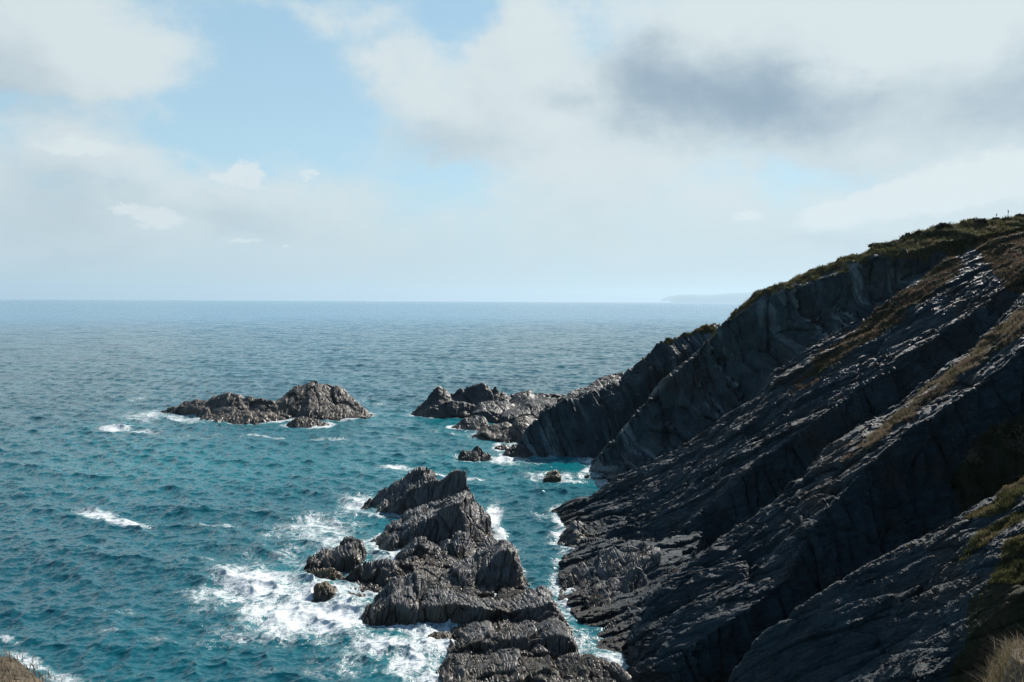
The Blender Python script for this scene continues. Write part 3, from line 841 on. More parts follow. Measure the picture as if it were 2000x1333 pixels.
rock('islet', [
    [z1([(485, 270), (510, 255), (560, 240), (620, 215), (690, 190), (750, 200), (800, 190), (850, 165), (910, 150), (960, 165), (1000, 190), (1060, 178), (1120, 185), (1180, 200), (1205, 220), (1262, 295), (1285, 325)], [199, 198, 196, 194, 191, 187]),
     z1([(488, 274), (560, 262), (640, 250), (720, 245), (800, 245), (880, 230), (950, 230), (1010, 240), (1080, 235), (1150, 245), (1210, 275), (1284, 328)], [198, 193, 190, 189, 186]),
     z1([(486, 274), (540, 276), (640, 275), (690, 328), (760, 345), (850, 350), (950, 354), (1080, 352), (1170, 346), (1286, 332)], [198, 197.5, 189, 181, 180, 181, 184])]],
    M_ISLET, 'long low rugged offshore rock sloping down to the left into foam', 'rock', res=0.2,
    fr=dict(FR_ISL, big=((5.0, 1.1), (2.0, 0.5)), ridge=0.4), back=(0, 8, -99))
rock('islet', [
    [z1([(1215, 388), (1260, 342), (1310, 300), (1360, 292), (1420, 305), (1480, 325), (1545, 356)], [177, 179, 178]),
     z1([(1215, 392), (1300, 394), (1400, 390), (1450, 376), (1548, 360)], [175.5, 173.5, 177])]],
    M_ISLET, 'small humped offshore rock in front of the pyramid shaped rock', 'rock', res=0.17, fr=FR_BOULD, back=(0, 5, -99))
rock('islet', [
    [z1([(1730, 212), (1748, 192), (1768, 187), (1790, 196), (1806, 212)], 222), z1([(1730, 217), (1770, 219), (1806, 217)], 219)]],
    M_ISLET, 'tiny dark rock breaking the water right of the pyramid shaped rock', 'rock', res=0.17, fr=FR_BOULD, back=(0, 3, -99))
for lab, rows in (('low awash rock farthest left, half covered by breaking foam',
                   [z1([(140, 364), (180, 345), (210, 336), (255, 333), (266, 350)], 177.5), z1([(138, 372), (200, 366), (266, 356)], 175)]),
                  ('low awash rock in the foam just right of the farthest left rock',
                   [z1([(262, 374), (285, 355), (305, 350), (335, 350), (354, 362), (352, 378)], 174.8), z1([(262, 382), (310, 380), (352, 384)], 172.5)])):
    rock('islet', [rows], M_WEED, lab, 'rock', res=0.17, fr=FR_BOULD, back=(0, 3, -99))


def w2(pts, z=-0.2):
    return rowz(Z(pts, 780, 680, 0.2626), z)


def z2(pts, Y):
    return row(Z(pts, 780, 680, 0.2626), Y)


rock('rock_outcrop', [
    [z2([(90, 495), (170, 410), (240, 320), (290, 280), (320, 280), (360, 310), (400, 350), (450, 310), (520, 290), (570, 280), (620, 258), (660, 285), (680, 302), (710, 265), (750, 330), (760, 322), (775, 310), (797, 350), (850, 352), (880, 370)], [194.5, 198, 198.5, 198.5, 199, 201]),
     z2([(92, 498), (180, 445), (260, 400), (350, 400), (430, 410), (520, 400), (620, 390), (700, 390), (780, 400), (880, 420)], [194, 195.5, 198]),
     z2([(92, 506), (190, 520), (320, 510), (480, 528), (560, 490), (650, 470), (760, 470), (880, 480)], [193.5, 190, 191, 194, 196])],
    [z2([(185, 505), (205, 465), (245, 435), (290, 428), (350, 392), (400, 400), (450, 420), (540, 430), (580, 465)], 192),
     w2([(185, 522), (250, 528), (350, 531), (480, 533), (580, 515)])]],
    M_POINT, 'dark two-peaked rock at the outer end of the far point', fr=FR_ISL, res=0.2, back=(0, 6, -99))
rock('rock_outcrop', [
    [z2([(830, 400), (870, 350), (920, 305), (970, 305), (1000, 342), (1060, 345), (1120, 355), (1200, 362), (1280, 340), (1340, 300)], [199, 197]),
     z2([(800, 450), (870, 440), (940, 420), (1010, 420), (1090, 420), (1180, 430), (1260, 420), (1340, 400)], [191, 184]),
     z2([(760, 520), (850, 530), (930, 540), (1000, 560), (1080, 570), (1200, 560), (1340, 520)], [180, 172])],
    [z2([(545, 480), (600, 410), (700, 395), (800, 400), (845, 440), (860, 500), (870, 540)], [190, 191, 186]),
     z2([(545, 490), (620, 480), (700, 480), (790, 490), (868, 560)], 184),
     z2([(540, 520), (650, 560), (760, 575), (880, 590)], [184, 180])]],
    M_POINT, 'rubbly sunlit slate platform joining the far point to the headland', fr=FR_ISL, res=0.2, back=(0, 6, -99))
rock('rock', [
    [z2([(380, 604), (450, 540), (520, 500), (580, 490), (630, 530), (655, 595)], [174, 176, 175.5, 171]),
     w2([(382, 608), (470, 618), (560, 634), (655, 622)])]],
    M_POINT, 'dark shelving rock at the waterline in front of the rubbly platform', fr=FR_ISL, res=0.18, back=(0, 6, -99))
rock('rock', [
    [z2([(540, 655), (620, 600), (700, 575), (790, 562), (850, 585), (885, 620), (900, 660)], [164.5, 166, 164]),
     w2([(540, 664), (620, 686), (760, 700), (890, 708), (905, 700)])],
    [z2([(760, 680), (800, 630), (870, 560), (930, 520), (990, 540), (1040, 560)], [159, 162, 163]),
     w2([(760, 712), (840, 715), (900, 720), (960, 710), (1040, 700)])]],
    M_ISLET, 'brown-topped ledge rock below the rubbly platform by the foot of the headland', fr=FR_ISL, res=0.18, back=(0, 5, -99))
rock('rock', [
    [z2([(715, 745), (760, 722), (800, 728), (815, 750)], 151.5), w2([(715, 752), (770, 758), (815, 760)])],
    [z2([(765, 815), (800, 760), (850, 715), (930, 725), (960, 760), (1000, 800)], [142.5, 144, 143]),
     w2([(765, 824), (850, 830), (940, 832), (1000, 832)])]],
    M_POINT, 'low dark rock at the left toe of the shaded headland, foam at its left side', fr=FR_BOULD, res=0.16, back=(0, 4, -99))
rock('sea_stack', [
    [z2([(440, 835), (452, 770), (475, 742), (515, 768), (540, 762), (585, 715), (618, 770), (660, 805), (685, 835)], [140, 141, 140.5]),
     z2([(440, 838), (500, 800), (560, 790), (620, 810), (685, 838)], 139.6),
     w2([(440, 846), (500, 852), (560, 855), (620, 850), (687, 842)])]],
    M_POINT, 'small two-horned stack standing alone in the water before the headland', 'rock', res=0.13,
    fr=dict(FR_REEF, big=((2.5, 0.3),), layers=((0.8, 3, 0.3), (0.3, 1.6, 0.2))), back=(0, 3, -99))
rock('rock', [
    [z2([(1085, 965), (1110, 925), (1150, 908), (1185, 922), (1195, 958)], 124.9), z2([(1085, 970), (1140, 974), (1195, 966)], 123.5)]],
    M_WEED, 'little brown rock ringed by foam in the cove', fr=FR_BOULD, res=0.11, back=(0, 2, -99))
rock('rock', [
    [row([(1096, 777), (1120, 764), (1144, 757), (1168, 742), (1204, 728), (1224, 726), (1260, 720)], [190, 195, 198, 198]),
     row([(1090, 782), (1130, 775), (1180, 765), (1260, 745)], [186, 190])]],
    M_POINT, 'dark serrated ridge showing behind the crest of the far headland', 'rock', fr=FR_ISL, res=0.2, back=(2, 6, -99))

# ------------------------------------------------------------------ the sea: real waves, finer near the viewer
rr = [34.0]
while rr[-1] < 54000:
    r_ = rr[-1]
    rr.append(r_ + (0.6 if r_ < 52 else max(0.13, r_ * 0.0022) if r_ < 900 else r_ * (0.0022 + 0.02 * min(1.0, (r_ - 900) / 6000))))
rr = np.array(rr)
th = np.linspace(R(-50), R(50), 1120)
RR, TH = np.meshgrid(rr, th, indexing='ij')
sx, sy = (RR * np.sin(TH)).ravel(), (RR * np.cos(TH)).ravel()
gap = np.gradient(rr)[:, None] * np.ones_like(TH)
gap = np.maximum(gap, RR * (th[1] - th[0])).ravel()
base = np.stack([sx, sy, np.zeros_like(sx)], 1)
pu, pv = PIX(base)
wr = np.random.default_rng(11)
h = np.zeros_like(sx)
ox, oy = np.zeros_like(sx), np.zeros_like(sx)
gust = 0.75 + 0.5 * np.clip(fbm(base / 23.0, 3) + 0.35, 0, 1.2)
near = sy < 1600
bx_, by_ = sx[near], sy[near]
gp, gu = gap[near], gust[near]
NW = 84
for i in range(NW):
    lam = 0.5 * (22.0 / 0.5) ** ((i + wr.random()) / NW)
    spread = 0.35 + 0.55 * (1 - i / NW)
    ang = R(-112) + wr.normal() * spread            # travelling towards the viewer and to the left
    kx, ky = math.cos(ang) * 2 * math.pi / lam, math.sin(ang) * 2 * math.pi / lam
    amp = lam / (2 * math.pi) * (0.062 if lam < 3 else 0.062 * (3 / lam) ** 0.76)
    fade = np.clip((lam / gp - 2.2) / 2.5, 0, 1)
    a = amp * fade * (gu if lam < 12 else 1.0)
    ph = kx * bx_ + ky * by_ + wr.random() * 6.283
    s_, c_ = np.sin(ph), np.cos(ph)
    h[near] += a * s_
    ox[near] += 0.9 * a * math.cos(ang) * c_
    oy[near] += 0.9 * a * math.sin(ang) * c_

# foam: (u, v, half width, half height, strength, slope)
FOAM = [(560, 1120, 240, 100, 0.3, 0), (400, 850, 160, 10, 0.25, 0), (500, 1145, 110, 45, 0.9, 0), (560, 1195, 100, 50, 1.0, 0), (650, 1205, 80, 45, 1.0, 0), (420, 1160, 70, 35, 0.55, 0), (760, 1262, 80, 24, 0.9, 0),
        (800, 1290, 45, 36, 0.95, 0), (700, 1285, 110, 34, 0.4, 0), (620, 1030, 90, 32, 0.62, 0), (695, 985, 40, 26, 0.7, 0), (660, 1060, 70, 36, 0.62, 0),
        (560, 1085, 70, 22, 0.4, 0), (480, 1240, 120, 30, 0.35, 0), (610, 1160, 45, 40, 0.8, 0), (190, 1005, 42, 10, 0.95, 0.1), (245, 1020, 48, 8, 0.95, 0.1),
        (420, 1028, 50, 6, 0.6, 0), (530, 1045, 40, 14, 0.45, 0), (60, 1295, 55, 14, 0.8, 0.35), (120, 1325, 55, 14, 0.6, 0.2), (15, 1252, 28, 8, 0.6, 0.2),
        (965, 1008, 16, 26, 1.0, 0), (975, 1045, 18, 14, 0.9, 0), (1108, 1180, 22, 12, 1.0, 0.6), (1090, 1158, 10, 10, 0.7, 0.5), (1065, 1010, 30, 10, 0.5, 0.2),
        (1075, 930, 62, 10, 0.6, 0), (1110, 938, 40, 6, 0.6, 0), (985, 898, 45, 8, 0.75, 0), (972, 875, 12, 10, 0.9, 0), (775, 911, 34, 4, 0.85, 0.06),
        (850, 925, 40, 4, 0.8, 0.1), (925, 935, 22, 3, 0.8, 0), (290, 812, 60, 12, 0.65, -0.1), (350, 818, 50, 8, 0.7, 0.15), (225, 837, 40, 6, 0.95, 0),
        (280, 842, 40, 5, 0.6, 0), (530, 853, 70, 2.5, 0.6, 0.12), (620, 857, 60, 2.5, 0.5, -0.05), (660, 858, 30, 2, 0.5, 0), (705, 812, 30, 4, 0.6, 0),
        (740, 788, 22, 3, 0.5, 0), (930, 850, 30, 5, 0.6, 0.2), (1000, 870, 14, 5, 0.5, 0), (860, 845, 60, 3, 0.3, 0.1), (790, 860, 60, 6, 0.3, 0), (830, 885, 26, 6, 0.4, 0),
        (1010, 905, 60, 6, 0.4, 0), (270, 780, 40, 3, 0.45, -0.1), (400, 806, 60, 6, 0.5, 0), (640, 935, 60, 4, 0.3, 0), (300, 930, 30, 3, 0.2, 0), (500, 1000, 60, 6, 0.25, 0),
        (340, 1255, 60, 8, 0.3, 0.1), (250, 1195, 50, 6, 0.3, 0.1), (210, 1240, 60, 6, 0.3, -0.1), (520, 1310, 40, 10, 0.35, 0), (180, 626, 7, 1, 0.5, 0), (975, 713, 8, 1.2, 0.6, 0)]
foam = np.zeros_like(sx)
for (u, v, su, sv, k_, sl) in FOAM:
    m_ = (np.abs(pu - u) < 3 * su) & (np.abs(pv - v) < 3 * (sv + abs(sl) * su))
    du = pu[m_] - u
    dv = pv[m_] - v - sl * du
    foam[m_] = np.maximum(foam[m_], k_ * np.exp(-((du / su) ** 2 + (dv / sv) ** 2) ** 1.2))
# a broken white line wherever rock meets the water
CS, X0, Y0 = 0.5, -130.0, 30.0
occ = np.zeros((int(230 / CS), int(240 / CS)), np.float32)
for s in SHORE:
    ix, iy = ((s[:, 0] - X0) / CS).astype(int), ((s[:, 1] - Y0) / CS).astype(int)
    ok = (ix >= 0) & (iy >= 0) & (ix < occ.shape[0]) & (iy < occ.shape[1])
    occ[ix[ok], iy[ok]] = 1.0


def blur(a, n):
    for _ in range(n):
        a = (np.roll(a, 1, 0) + 2 * a + np.roll(a, -1, 0)) / 4
        a = (np.roll(a, 1, 1) + 2 * a + np.roll(a, -1, 1)) / 4
    return a


def sample(a, x, y):
    fx, fy = np.clip((x - X0) / CS, 0, a.shape[0] - 1.01), np.clip((y - Y0) / CS, 0, a.shape[1] - 1.01)
    i, j = fx.astype(int), fy.astype(int)
    fx, fy = fx - i, fy - j
    return (a[i, j] * (1 - fx) + a[i + 1, j] * fx) * (1 - fy) + (a[i, j + 1] * (1 - fx) + a[i + 1, j + 1] * fx) * fy


inside = (sx > X0) & (sx < 100) & (sy > Y0) & (sy < 270)
ring = np.zeros_like(sx)
ring[inside] = sample(blur(occ, 5), sx[inside], sy[inside])
halo = np.zeros_like(sx)
halo[inside] = sample(blur(occ, 80), sx[inside], sy[inside])
patch = np.zeros_like(sx)
patch[inside] = fbm(base[inside] / 9.0, 3)
ring *= np.where((pu > 955) & (pu < 1230) & (pv > 985), 0.5, 1.0)       # hardly any wash in the sheltered channel
foam = np.maximum(foam, np.clip(ring * 2.4, 0, 0.7) * np.clip(0.75 + 1.6 * patch, 0.15, 1.0))
# shallow, milky turquoise ground around the rocks and over the inner bay
shal = np.clip(halo * 5, 0, 0.5)
for (u, v, su, sv, k_) in ((560, 900, 420, 60, 0.55), (980, 930, 220, 50, 0.6), (600, 1100, 260, 120, 0.3), (900, 830, 300, 30, 0.4), (300, 900, 300, 60, 0.3), (1060, 1090, 70, 110, -0.8)):
    shal = shal + k_ * np.exp(-(((pu - u) / su) ** 2 + ((pv - v) / sv) ** 2))
shal = np.clip(shal, 0, 1)
froth = np.clip(foam, 0, 1)
h = h + np.where(near, 0.2 * froth * fbm(base / 1.7, 3) + 0.5 * froth ** 4 * np.clip(ring * 4, 0, 1) * (sy < 120) * (0.4 + fbm(base / 0.7, 3)), 0)
V = np.stack([sx + ox, sy + oy, h], 1)
M_SEA, g, b = material('sea_water')
pos = g.n.new('ShaderNodeNewGeometry').outputs['Position']
dist = g.v('LENGTH', pos)
fo, sh = g.attr('foam'), g.attr('shallow')
wq = g.v('MULTIPLY', pos, (1.0, 1.0, 0.0))
warp = g.sc(g.v('SUBTRACT', g.noise(wq, 0.22, 4.0, 0.6, col=True), (0.5, 0.5, 0.5)), 4.0)
lq = g.v('ADD', g.v('MULTIPLY', wq, (1.0, 0.8, 0.0)), warp)
lace1 = g.m('SUBTRACT', 1.0, g.m('ABSOLUTE', g.m('MULTIPLY', g.m('SUBTRACT', g.noise(lq, 0.75, 5.0, 0.62), 0.5), 6.0)))
lace2 = g.m('SUBTRACT', 1.0, g.m('ABSOLUTE', g.m('MULTIPLY', g.m('SUBTRACT', g.noise(lq, 2.4, 4.0, 0.62), 0.5), 6.0)))
lump = g.noise(wq, 0.3, 4.0, 0.6)
lace = g.m('ADD', g.m('MULTIPLY', lace1, 0.55), g.m('ADD', g.m('MULTIPLY', lace2, 0.3), g.m('MULTIPLY', g.m('SUBTRACT', lump, 0.5), 1.3)))
fm = g.step(g.m('ADD', g.m('MULTIPLY', fo, 1.15), g.m('MULTIPLY', g.m('SUBTRACT', lace, 0.5), 1.0)), 0.30, 1.2)
fm = g.m('MULTIPLY', fm, g.step(fo, 0.03, 0.16))
# stray whitecaps and drifting flecks on wave crests
pz = g.sep(pos)[2]
cap = g.m('ADD', g.m('MULTIPLY', pz, 0.3), g.m('ADD', g.m('MULTIPLY', g.noise(wq, 0.07, 5.0, 0.65), 1.0), g.m('MULTIPLY', lace2, 0.12)))
capm = g.m('MULTIPLY', g.step(cap, 0.90, 1.05), 0.6)
fm = g.m('MAXIMUM', fm, capm)
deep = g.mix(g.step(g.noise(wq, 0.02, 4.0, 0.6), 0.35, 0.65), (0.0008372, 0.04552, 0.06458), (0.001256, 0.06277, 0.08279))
deep = g.mix(g.step(dist, 220.0, 1500.0), deep, (0.003349, 0.1138, 0.207))       # offshore blue, lightened with distance to make up for dull sky reflection
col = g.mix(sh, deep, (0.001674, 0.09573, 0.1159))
col = g.mix(g.m('MULTIPLY', g.step(fo, 0.05, 0.7), 0.6), col, (0.028, 0.1232, 0.1344))     # air in the water under foam
col = g.mix(fm, col, (0.4464, 0.4774, 0.4898))
g.l.new(col, b.inputs['Base Color'])
rough = g.step(dist, 60.0, 1500.0, 0.09, 0.16)
rough = g.m('ADD', rough, g.m('MULTIPLY', fm, 0.5))
g.l.new(rough, b.inputs['Roughness'])
b.inputs['IOR'].default_value = 1.333
# ripples too small for the mesh tilt the surface normal directly, so they still glitter far away
half = (0.5, 0.5, 0.5)
r1 = g.v('SUBTRACT', g.noise(g.v('MULTIPLY', pos, (1.0, 1.7, 1.0)), 2.2, 4.0, 0.65, col=True), half)
r2 = g.v('SUBTRACT', g.noise(g.v('MULTIPLY', pos, (0.7, 1.5, 1.0)), 0.42, 4.0, 0.62, col=True), half)
r3 = g.v('SUBTRACT', g.noise(g.v('MULTIPLY', pos, (0.6, 1.3, 1.0)), 0.06, 4.0, 0.62, col=True), half)
k2 = g.step(dist, 120.0, 900.0, 0.25, 0.9)
k3 = g.step(dist, 300.0, 1500.0, 0.0, 0.45)
rs = g.v('ADD', g.sc(r1, g.step(dist, 90.0, 420.0, 1.25, 0.65)), g.v('ADD', g.sc(r2, k2), g.sc(r3, k3)))
rs = g.v('MULTIPLY', rs, (1.0, 1.0, 0.0))
nrm = g.n.new('ShaderNodeNewGeometry').outputs['Normal']
bp = g.n.new('ShaderNodeBump')
bp.inputs['Strength'].default_value = 0.4
bp.inputs['Distance'].default_value = 0.25
g.l.new(fm, bp.inputs['Height'])
g.l.new(g.v('NORMALIZE', g.v('ADD', nrm, rs)), bp.inputs['Normal'])
g.l.new(bp.outputs[0], b.inputs['Normal'])
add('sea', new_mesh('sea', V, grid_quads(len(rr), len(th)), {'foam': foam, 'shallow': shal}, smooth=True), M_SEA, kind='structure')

# ------------------------------------------------------------------ far coast and the air between
M_COAST, g, b = material('far_land')
g.l.new(g.mix(g.noise(g.n.new('ShaderNodeNewGeometry').outputs['Position'], 0.002, 4.0), (0.03, 0.036, 0.024), (0.054, 0.05, 0.042)), b.inputs['Base Color'])
b.inputs['Roughness'].default_value = 0.9
CY = 50000.0
cu_ = np.array([1306, 1312, 1322, 1334, 1350, 1380, 1400, 1420, 1450, 1480, 1520, 1600, 1750, 2000], float)
cv_ = np.array([587, 582, 577, 575.5, 575.5, 576, 575, 573, 571.5, 570.5, 570, 569, 568, 570], float)
un = np.linspace(cu_[0], cu_[-1], 240)
vn = np.interp(un, cu_, cv_) + np.random.default_rng(3).normal(size=240) * 0.12
top = PT(un, vn, CY)
V = []
for k_ in range(7):
    t = k_ / 6.0
    p = top.copy()
    p[:, 1] += -900 * t + 3000 * (1 - t) * (k_ == 0)
    p[:, 2] = top[:, 2] * (1 - t ** 2.2) - 3 * (k_ == 6) - 60 * (k_ == 0)
    V.append(p)
V = np.concatenate(V)
add('hills', new_mesh('hills', V, grid_quads(7, 240)), M_COAST, kind='structure')

hz = bpy.data.materials.new('haze')
hz.use_nodes = True
hz.node_tree.nodes.clear()
pvn = hz.node_tree.nodes.new('ShaderNodeVolumePrincipled')
pvn.inputs['Color'].default_value = (0.42, 0.53, 0.60, 1)
pvn.inputs['Density'].default_value = 3.0e-5
pvn.inputs['Anisotropy'].default_value = 0.3
hz.node_tree.links.new(pvn.outputs[0], hz.node_tree.nodes.new('ShaderNodeOutputMaterial').inputs['Volume'])
x0, x1, y0, y1, z0, z1_ = -60000, 60000, -1000, 60000, -16, 780
bv = [(x, y, z) for z in (z0, z1_) for y in (y0, y1) for x in (x0, x1)]
add('haze', new_mesh('haze', np.array(bv, float), [(0, 2, 3, 1), (4, 5, 7, 6), (0, 1, 5, 4), (2, 6, 7, 3), (0, 4, 6, 2), (1, 3, 7, 5)]), hz, kind='stuff')

# ------------------------------------------------------------------ grass, heather and shrubs


def leaf_material(name, cols, rough=0.7, trans=0.4):
    m, g, b = material(name)
    t = g.attr('tint')
    c = cols[0]
    for i, cc in enumerate(cols[1:]):
        lo = (i + 0.5) / len(cols)
        c = g.mix(g.step(t, lo, lo + 0.7 / len(cols)), c, cc)
    g.l.new(c, b.inputs['Base Color'])
    b.inputs['Roughness'].default_value = rough
    b.inputs['Specular IOR Level'].default_value = 0.2
    tr = g.n.new('ShaderNodeBsdfTranslucent')
    g.l.new(c, tr.inputs['Color'])
    mx = g.n.new('ShaderNodeMixShader')
    mx.inputs[0].default_value = trans
    out = [n for n in g.n if n.type == 'OUTPUT_MATERIAL'][0]
    g.l.new(b.outputs[0], mx.inputs[1])
    g.l.new(tr.outputs[0], mx.inputs[2])
    g.l.new(mx.outputs[0], out.inputs['Surface'])
    return m


M_GRASS = leaf_material('sea_grass', [(0.03, 0.0372, 0.012), (0.06, 0.063, 0.024), (0.108, 0.093, 0.042), (0.15, 0.114, 0.066)])
M_HEATH = leaf_material('heather', [(0.03, 0.028, 0.014), (0.055, 0.044, 0.024), (0.09, 0.066, 0.042), (0.125, 0.085, 0.065)])
M_DRY = leaf_material('dry_grass', [(0.042, 0.042, 0.021), (0.114, 0.093, 0.054), (0.18, 0.144, 0.099), (0.132, 0.087, 0.069)], trans=0.35)
M_BUSH = leaf_material('gorse_leaves', [(0.0072, 0.0108, 0.006), (0.015, 0.021, 0.0096), (0.03, 0.021, 0.018)], trans=0.15)


def blades(P, hgt, wid, tint, lean=0.35, seed=0):
    """one curved three-step blade per root point"""
    rg = np.random.default_rng(seed)
    n = len(P)
    hgt = np.broadcast_to(hgt, (n,)) * rg.uniform(0.55, 1.25, n)
    a = rg.uniform(0, 2 * np.pi, n)
    side = np.stack([np.cos(a), np.sin(a), np.zeros(n)], 1) * (wid * rg.uniform(0.6, 1.3, n))[:, None]
    ln = rg.normal(size=(n, 3)) * lean
    ln[:, 2] = 0
    ln += np.array([-0.18, -0.12, 0])
    out, tris = [], []
    for s_, w_ in ((0.0, 0.5), (0.5, 0.4)):
        c = P + np.array([0, 0, 1.0]) * (hgt * s_)[:, None] + ln * (hgt * s_ * s_)[:, None]
        out += [c - side * w_, c + side * w_]
    out.append(P + np.array([0, 0, 1.0]) * (hgt * 0.92)[:, None] + ln * hgt[:, None])
    v = np.stack(out, 1).reshape(-1, 3)
    k_ = np.arange(n)[:, None] * 5
    q = (k_ + np.array([0, 1, 3, 2])).astype(np.int32)
    t = (k_ + np.array([2, 3, 4])).astype(np.int32)
    return v, q, t, np.repeat(tint, 5)


def meadow(name, P, w, n, hgt, wid, mat, sel=None, seed=0, dry=0.5, lean=0.35):
    rg = np.random.default_rng(seed)
    noise_ = fbm(P / 1.6 + 5, 4)
    ok = (w + noise_ * 0.9) > 0.5
    u, v = PIX(P)
    ok &= (u < 2250) & (u > -200)
    if sel is not None:
        ok &= sel(P, u, v)
    idx = np.flatnonzero(ok)
    if len(idx) == 0:
        return
    pick = rg.choice(idx, n)
    R_ = P[pick] + rg.normal(size=(n, 3)) * np.array([0.06, 0.06, 0.0]) - np.array([0, 0, 0.03])
    tint = np.clip(dry + 0.9 * fbm(R_ / 2.2 + 9, 3) + rg.normal(size=n) * 0.14, 0, 1)
    hh = hgt * np.clip(0.75 + 1.1 * fbm(R_ / 1.1 + 21, 3), 0.3, 1.6)
    vv, q, t, ti = blades(R_, hh, wid, tint, lean, seed)
    add(name, new_mesh(name, vv, q, {'tint': ti}, tris=t), mat, kind='stuff')


meadow('grass', face_v, face_w, 60000, 0.42, 0.07, M_GRASS, seed=1, dry=0.42)
meadow('grass', far_v, far_w, 9000, 0.4, 0.09, M_GRASS, seed=2, dry=0.5)
meadow('grass', slab_v, slab_w, 40000, 0.38, 0.06, M_HEATH, seed=3, dry=0.5)
meadow('grass', rib_v, rib_w, 45000, 0.36, 0.045, M_DRY, lambda P, u, v: (v < 905) & (fbm(P / 3.0 + 40, 4) > -0.12), seed=4, dry=0.5)
meadow('grass', near_v, near_w, 50000, 0.2, 0.03, M_GRASS, lambda P, u, v: v < 1140 + 0.0 * u, seed=6, dry=0.5)

# the viewer's own cliff top, its edge just showing in the two lower corners
top_rows = []
for y, z in ((-14.0, 26.3), (-4.0, 26.4), (1.5, 26.35), (3.2, 26.2)):
    top_rows.append([(x, y, z) for x in np.linspace(-9, 12, 40)])
xs = np.linspace(-9, 12, 40)


def lip(x):
    return 4.3 + 0.5 * math.exp(-((x + 3.2) / 1.0) ** 2) + 4.6 / (1 + math.exp(-(x - 4.6) / 0.35))


def lipz(x):
    return 25.55 + 0.02 * x + 0.34 * math.exp(-((x + 3.2) / 0.45) ** 2) - 1.55 / (1 + math.exp(-(x - 4.6) / 0.35))


top_rows.append([(x, lip(x), lipz(x)) for x in xs])
top_rows.append([(x, lip(x) + 0.7, lipz(x) - 1.6) for x in xs])
top_rows.append([(x, lip(x) + 1.8, lipz(x) - 9.0) for x in xs])
A = np.array(top_rows, float)
V = []
for i in range(len(A) - 1):
    n = (20, 20, 24, 40, 24, 20)[i]
    for s in np.linspace(0, 1, n, endpoint=(i == len(A) - 2)):
        V.append(A[i] * (1 - s) + A[i + 1] * s)
V = np.array(V)
ti = np.linspace(0, 39, 300)
i0 = np.minimum(ti.astype(int), 38)
V = V[:, i0] * (1 - (ti - i0))[None, :, None] + V[:, i0 + 1] * (ti - i0)[None, :, None]
fl = V.reshape(-1, 3)
fl = fl + np.array([0, 0, 1.0]) * (0.10 * fbm(fl / 0.8, 4) + 0.02 * fbm(fl / 0.12, 3))[:, None]
top_v = fl
M_TURF, g, b = material('turf')
pos = g.n.new('ShaderNodeNewGeometry').outputs['Position']
g.l.new(g.mix(g.step(g.noise(pos, 3.0, 6.0, 0.7), 0.35, 0.65), (0.03, 0.024, 0.013), (0.10, 0.07, 0.04)), b.inputs['Base Color'])
b.inputs['Roughness'].default_value = 0.9
add('ground', new_mesh('ground', fl, grid_quads(V.shape[0], 300)), M_TURF, kind='structure')
yl = np.array([lip(x) for x in top_v[:, 0]])
wl = ((top_v[:, 1] > yl - 0.9) & (top_v[:, 1] < yl + 0.5)).astype(float)
meadow('grass', top_v, wl * 2, 16000, 0.10, 0.005, M_DRY, lambda P, u, v: (P[:, 0] < -0.5), seed=7, dry=0.75)
meadow('grass', top_v, wl * 2, 14000, 0.20, 0.005, M_DRY, lambda P, u, v: (P[:, 0] > 4.3), seed=8, dry=0.5, lean=0.5)


# ---- shrubs along the skyline: stems plus a ragged crown of small leaves
def shrub_meshes(seed):
    rg = np.random.default_rng(seed)
    n = 1500
    d = rg.normal(size=(n, 3))
    d /= np.linalg.norm(d, axis=1)[:, None]
    d[:, 2] = np.abs(d[:, 2])
    rad = rg.uniform(0.45, 1.0, n) ** 0.6 * (1 + 0.55 * fbm(d * 1.7 + seed, 3))
    P = d * rad[:, None] * np.array([1.0, 0.8, 0.55])
    v, q, t, ti_ = blades(P, 0.16, 0.09, np.clip(rg.random(n) * 0.7 + 0.3 * d[:, 2], 0, 1), 0.9, seed)
    crown = new_mesh('foliage', v, q, {'tint': ti_}, tris=t)
    crown.materials.append(M_BUSH)
    vs, qs = [], []
    for k_ in range(7):
        a = rg.uniform(0, 6.28)
        tip = np.array([math.cos(a) * 0.6, math.sin(a) * 0.5, rg.uniform(0.3, 0.5)])
        for j in range(4):
            f_ = j / 3
            c = tip * f_ + np.array([0, 0, 0.08 * math.sin(3.1 * f_)])
            r_ = 0.035 * (1 - 0.75 * f_)
            for e in range(5):
                vs.append(c + r_ * np.array([math.cos(e * 1.2566), math.sin(e * 1.2566), 0]))
            if j < 3:
                o = k_ * 20 + j * 5
                qs += [(o + e, o + (e + 1) % 5, o + 5 + (e + 1) % 5, o + 5 + e) for e in range(5)]
    stem = new_mesh('stem', np.array(vs), qs)
    stem.materials.append(M_TURF)
    return crown, stem


SHAPES = [shrub_meshes(s) for s in (31, 32, 33)]


def surface_at(P, u, v):
    pu_, pv_ = PIX(P)
    i = np.argmin((pu_ - u) ** 2 + (pv_ - v) ** 2)
    return P[i]


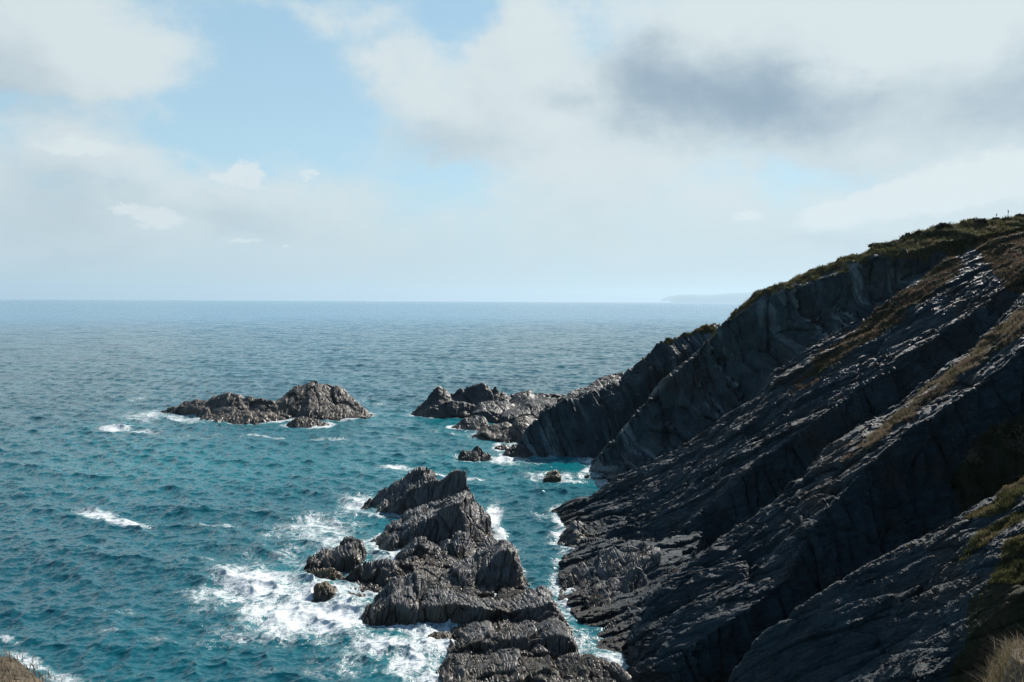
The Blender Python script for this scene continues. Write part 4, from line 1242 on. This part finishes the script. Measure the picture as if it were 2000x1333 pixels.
SHRUBS = [(1712, 482, 1.9, 0, 'broad dark shrub at the hump of the skyline, farthest left of the shrubs'),
          (1742, 476, 0.8, 1, 'small dark shrub right beside the broad shrub on the skyline hump'),
          (1770, 468, 0.9, 2, 'small round dark shrub on the skyline, third from the left'),
          (1843, 446, 2.1, 1, 'wide low dark shrub in the middle of the sloping skyline'),
          (1916, 434, 1.6, 2, 'dark rounded shrub on the skyline left of the two thin stalks'),
          (1945, 428, 1.1, 0, 'small dark shrub on the skyline at the foot of the thin stalks'),
          (1992, 421, 1.4, 1, 'dark shrub on the skyline at the right picture edge'),
          (1988, 440, 1.7, 2, 'purplish brown shrub just below the skyline at the right picture edge')]
for (u, v, s_, i, lab) in SHRUBS:
    p = surface_at(face_v, u, v)
    root = bpy.data.objects.new('shrub', None)
    COL.objects.link(root)
    root.location = (p[0], p[1], p[2] - 0.1)
    root.rotation_euler = (0, 0, u * 0.37)
    root.scale = (s_ * 0.62,) * 3
    root['label'] = lab
    root['category'] = 'shrub'
    root['group'] = 'shrubs along the clifftop skyline'
    for nm, me in zip(('foliage', 'stem'), SHAPES[i]):
        o = bpy.data.objects.new(nm, me)
        COL.objects.link(o)
        o.parent = root

for (u, v, hh, lean, lab) in ((1948, 424, 1.0, 0.16, 'thin dark dead stalk leaning on the skyline, left one of the pair'),
                              (1972, 421, 1.1, -0.05, 'thin dark upright dead stalk on the skyline, right one of the pair')):
    p = surface_at(face_v, u, v)
    vs, qs = [], []
    prof = [(0.0, 0.03), (0.3, 0.026), (0.55, 0.024), (0.62, 0.06), (0.8, 0.07), (0.95, 0.04), (1.0, 0.012)]
    for j, (f_, r_) in enumerate(prof):
        c = p + np.array([lean * hh * f_ * f_, 0, hh * f_ - 0.1])
        for e in range(7):
            an = e * 2 * math.pi / 7
            vs.append(c + r_ * (1 + 0.3 * math.sin(3 * e + 5 * j)) * np.array([math.cos(an), math.sin(an), 0]))
        if j < len(prof) - 1:
            o = j * 7
            qs += [(o + e, o + (e + 1) % 7, o + 7 + (e + 1) % 7, o + 7 + e) for e in range(7)]
    add('stalk', new_mesh('stalk', np.array(vs), qs), M_BUSH, lab, 'plant stalk', 'dead stalks on the skyline')
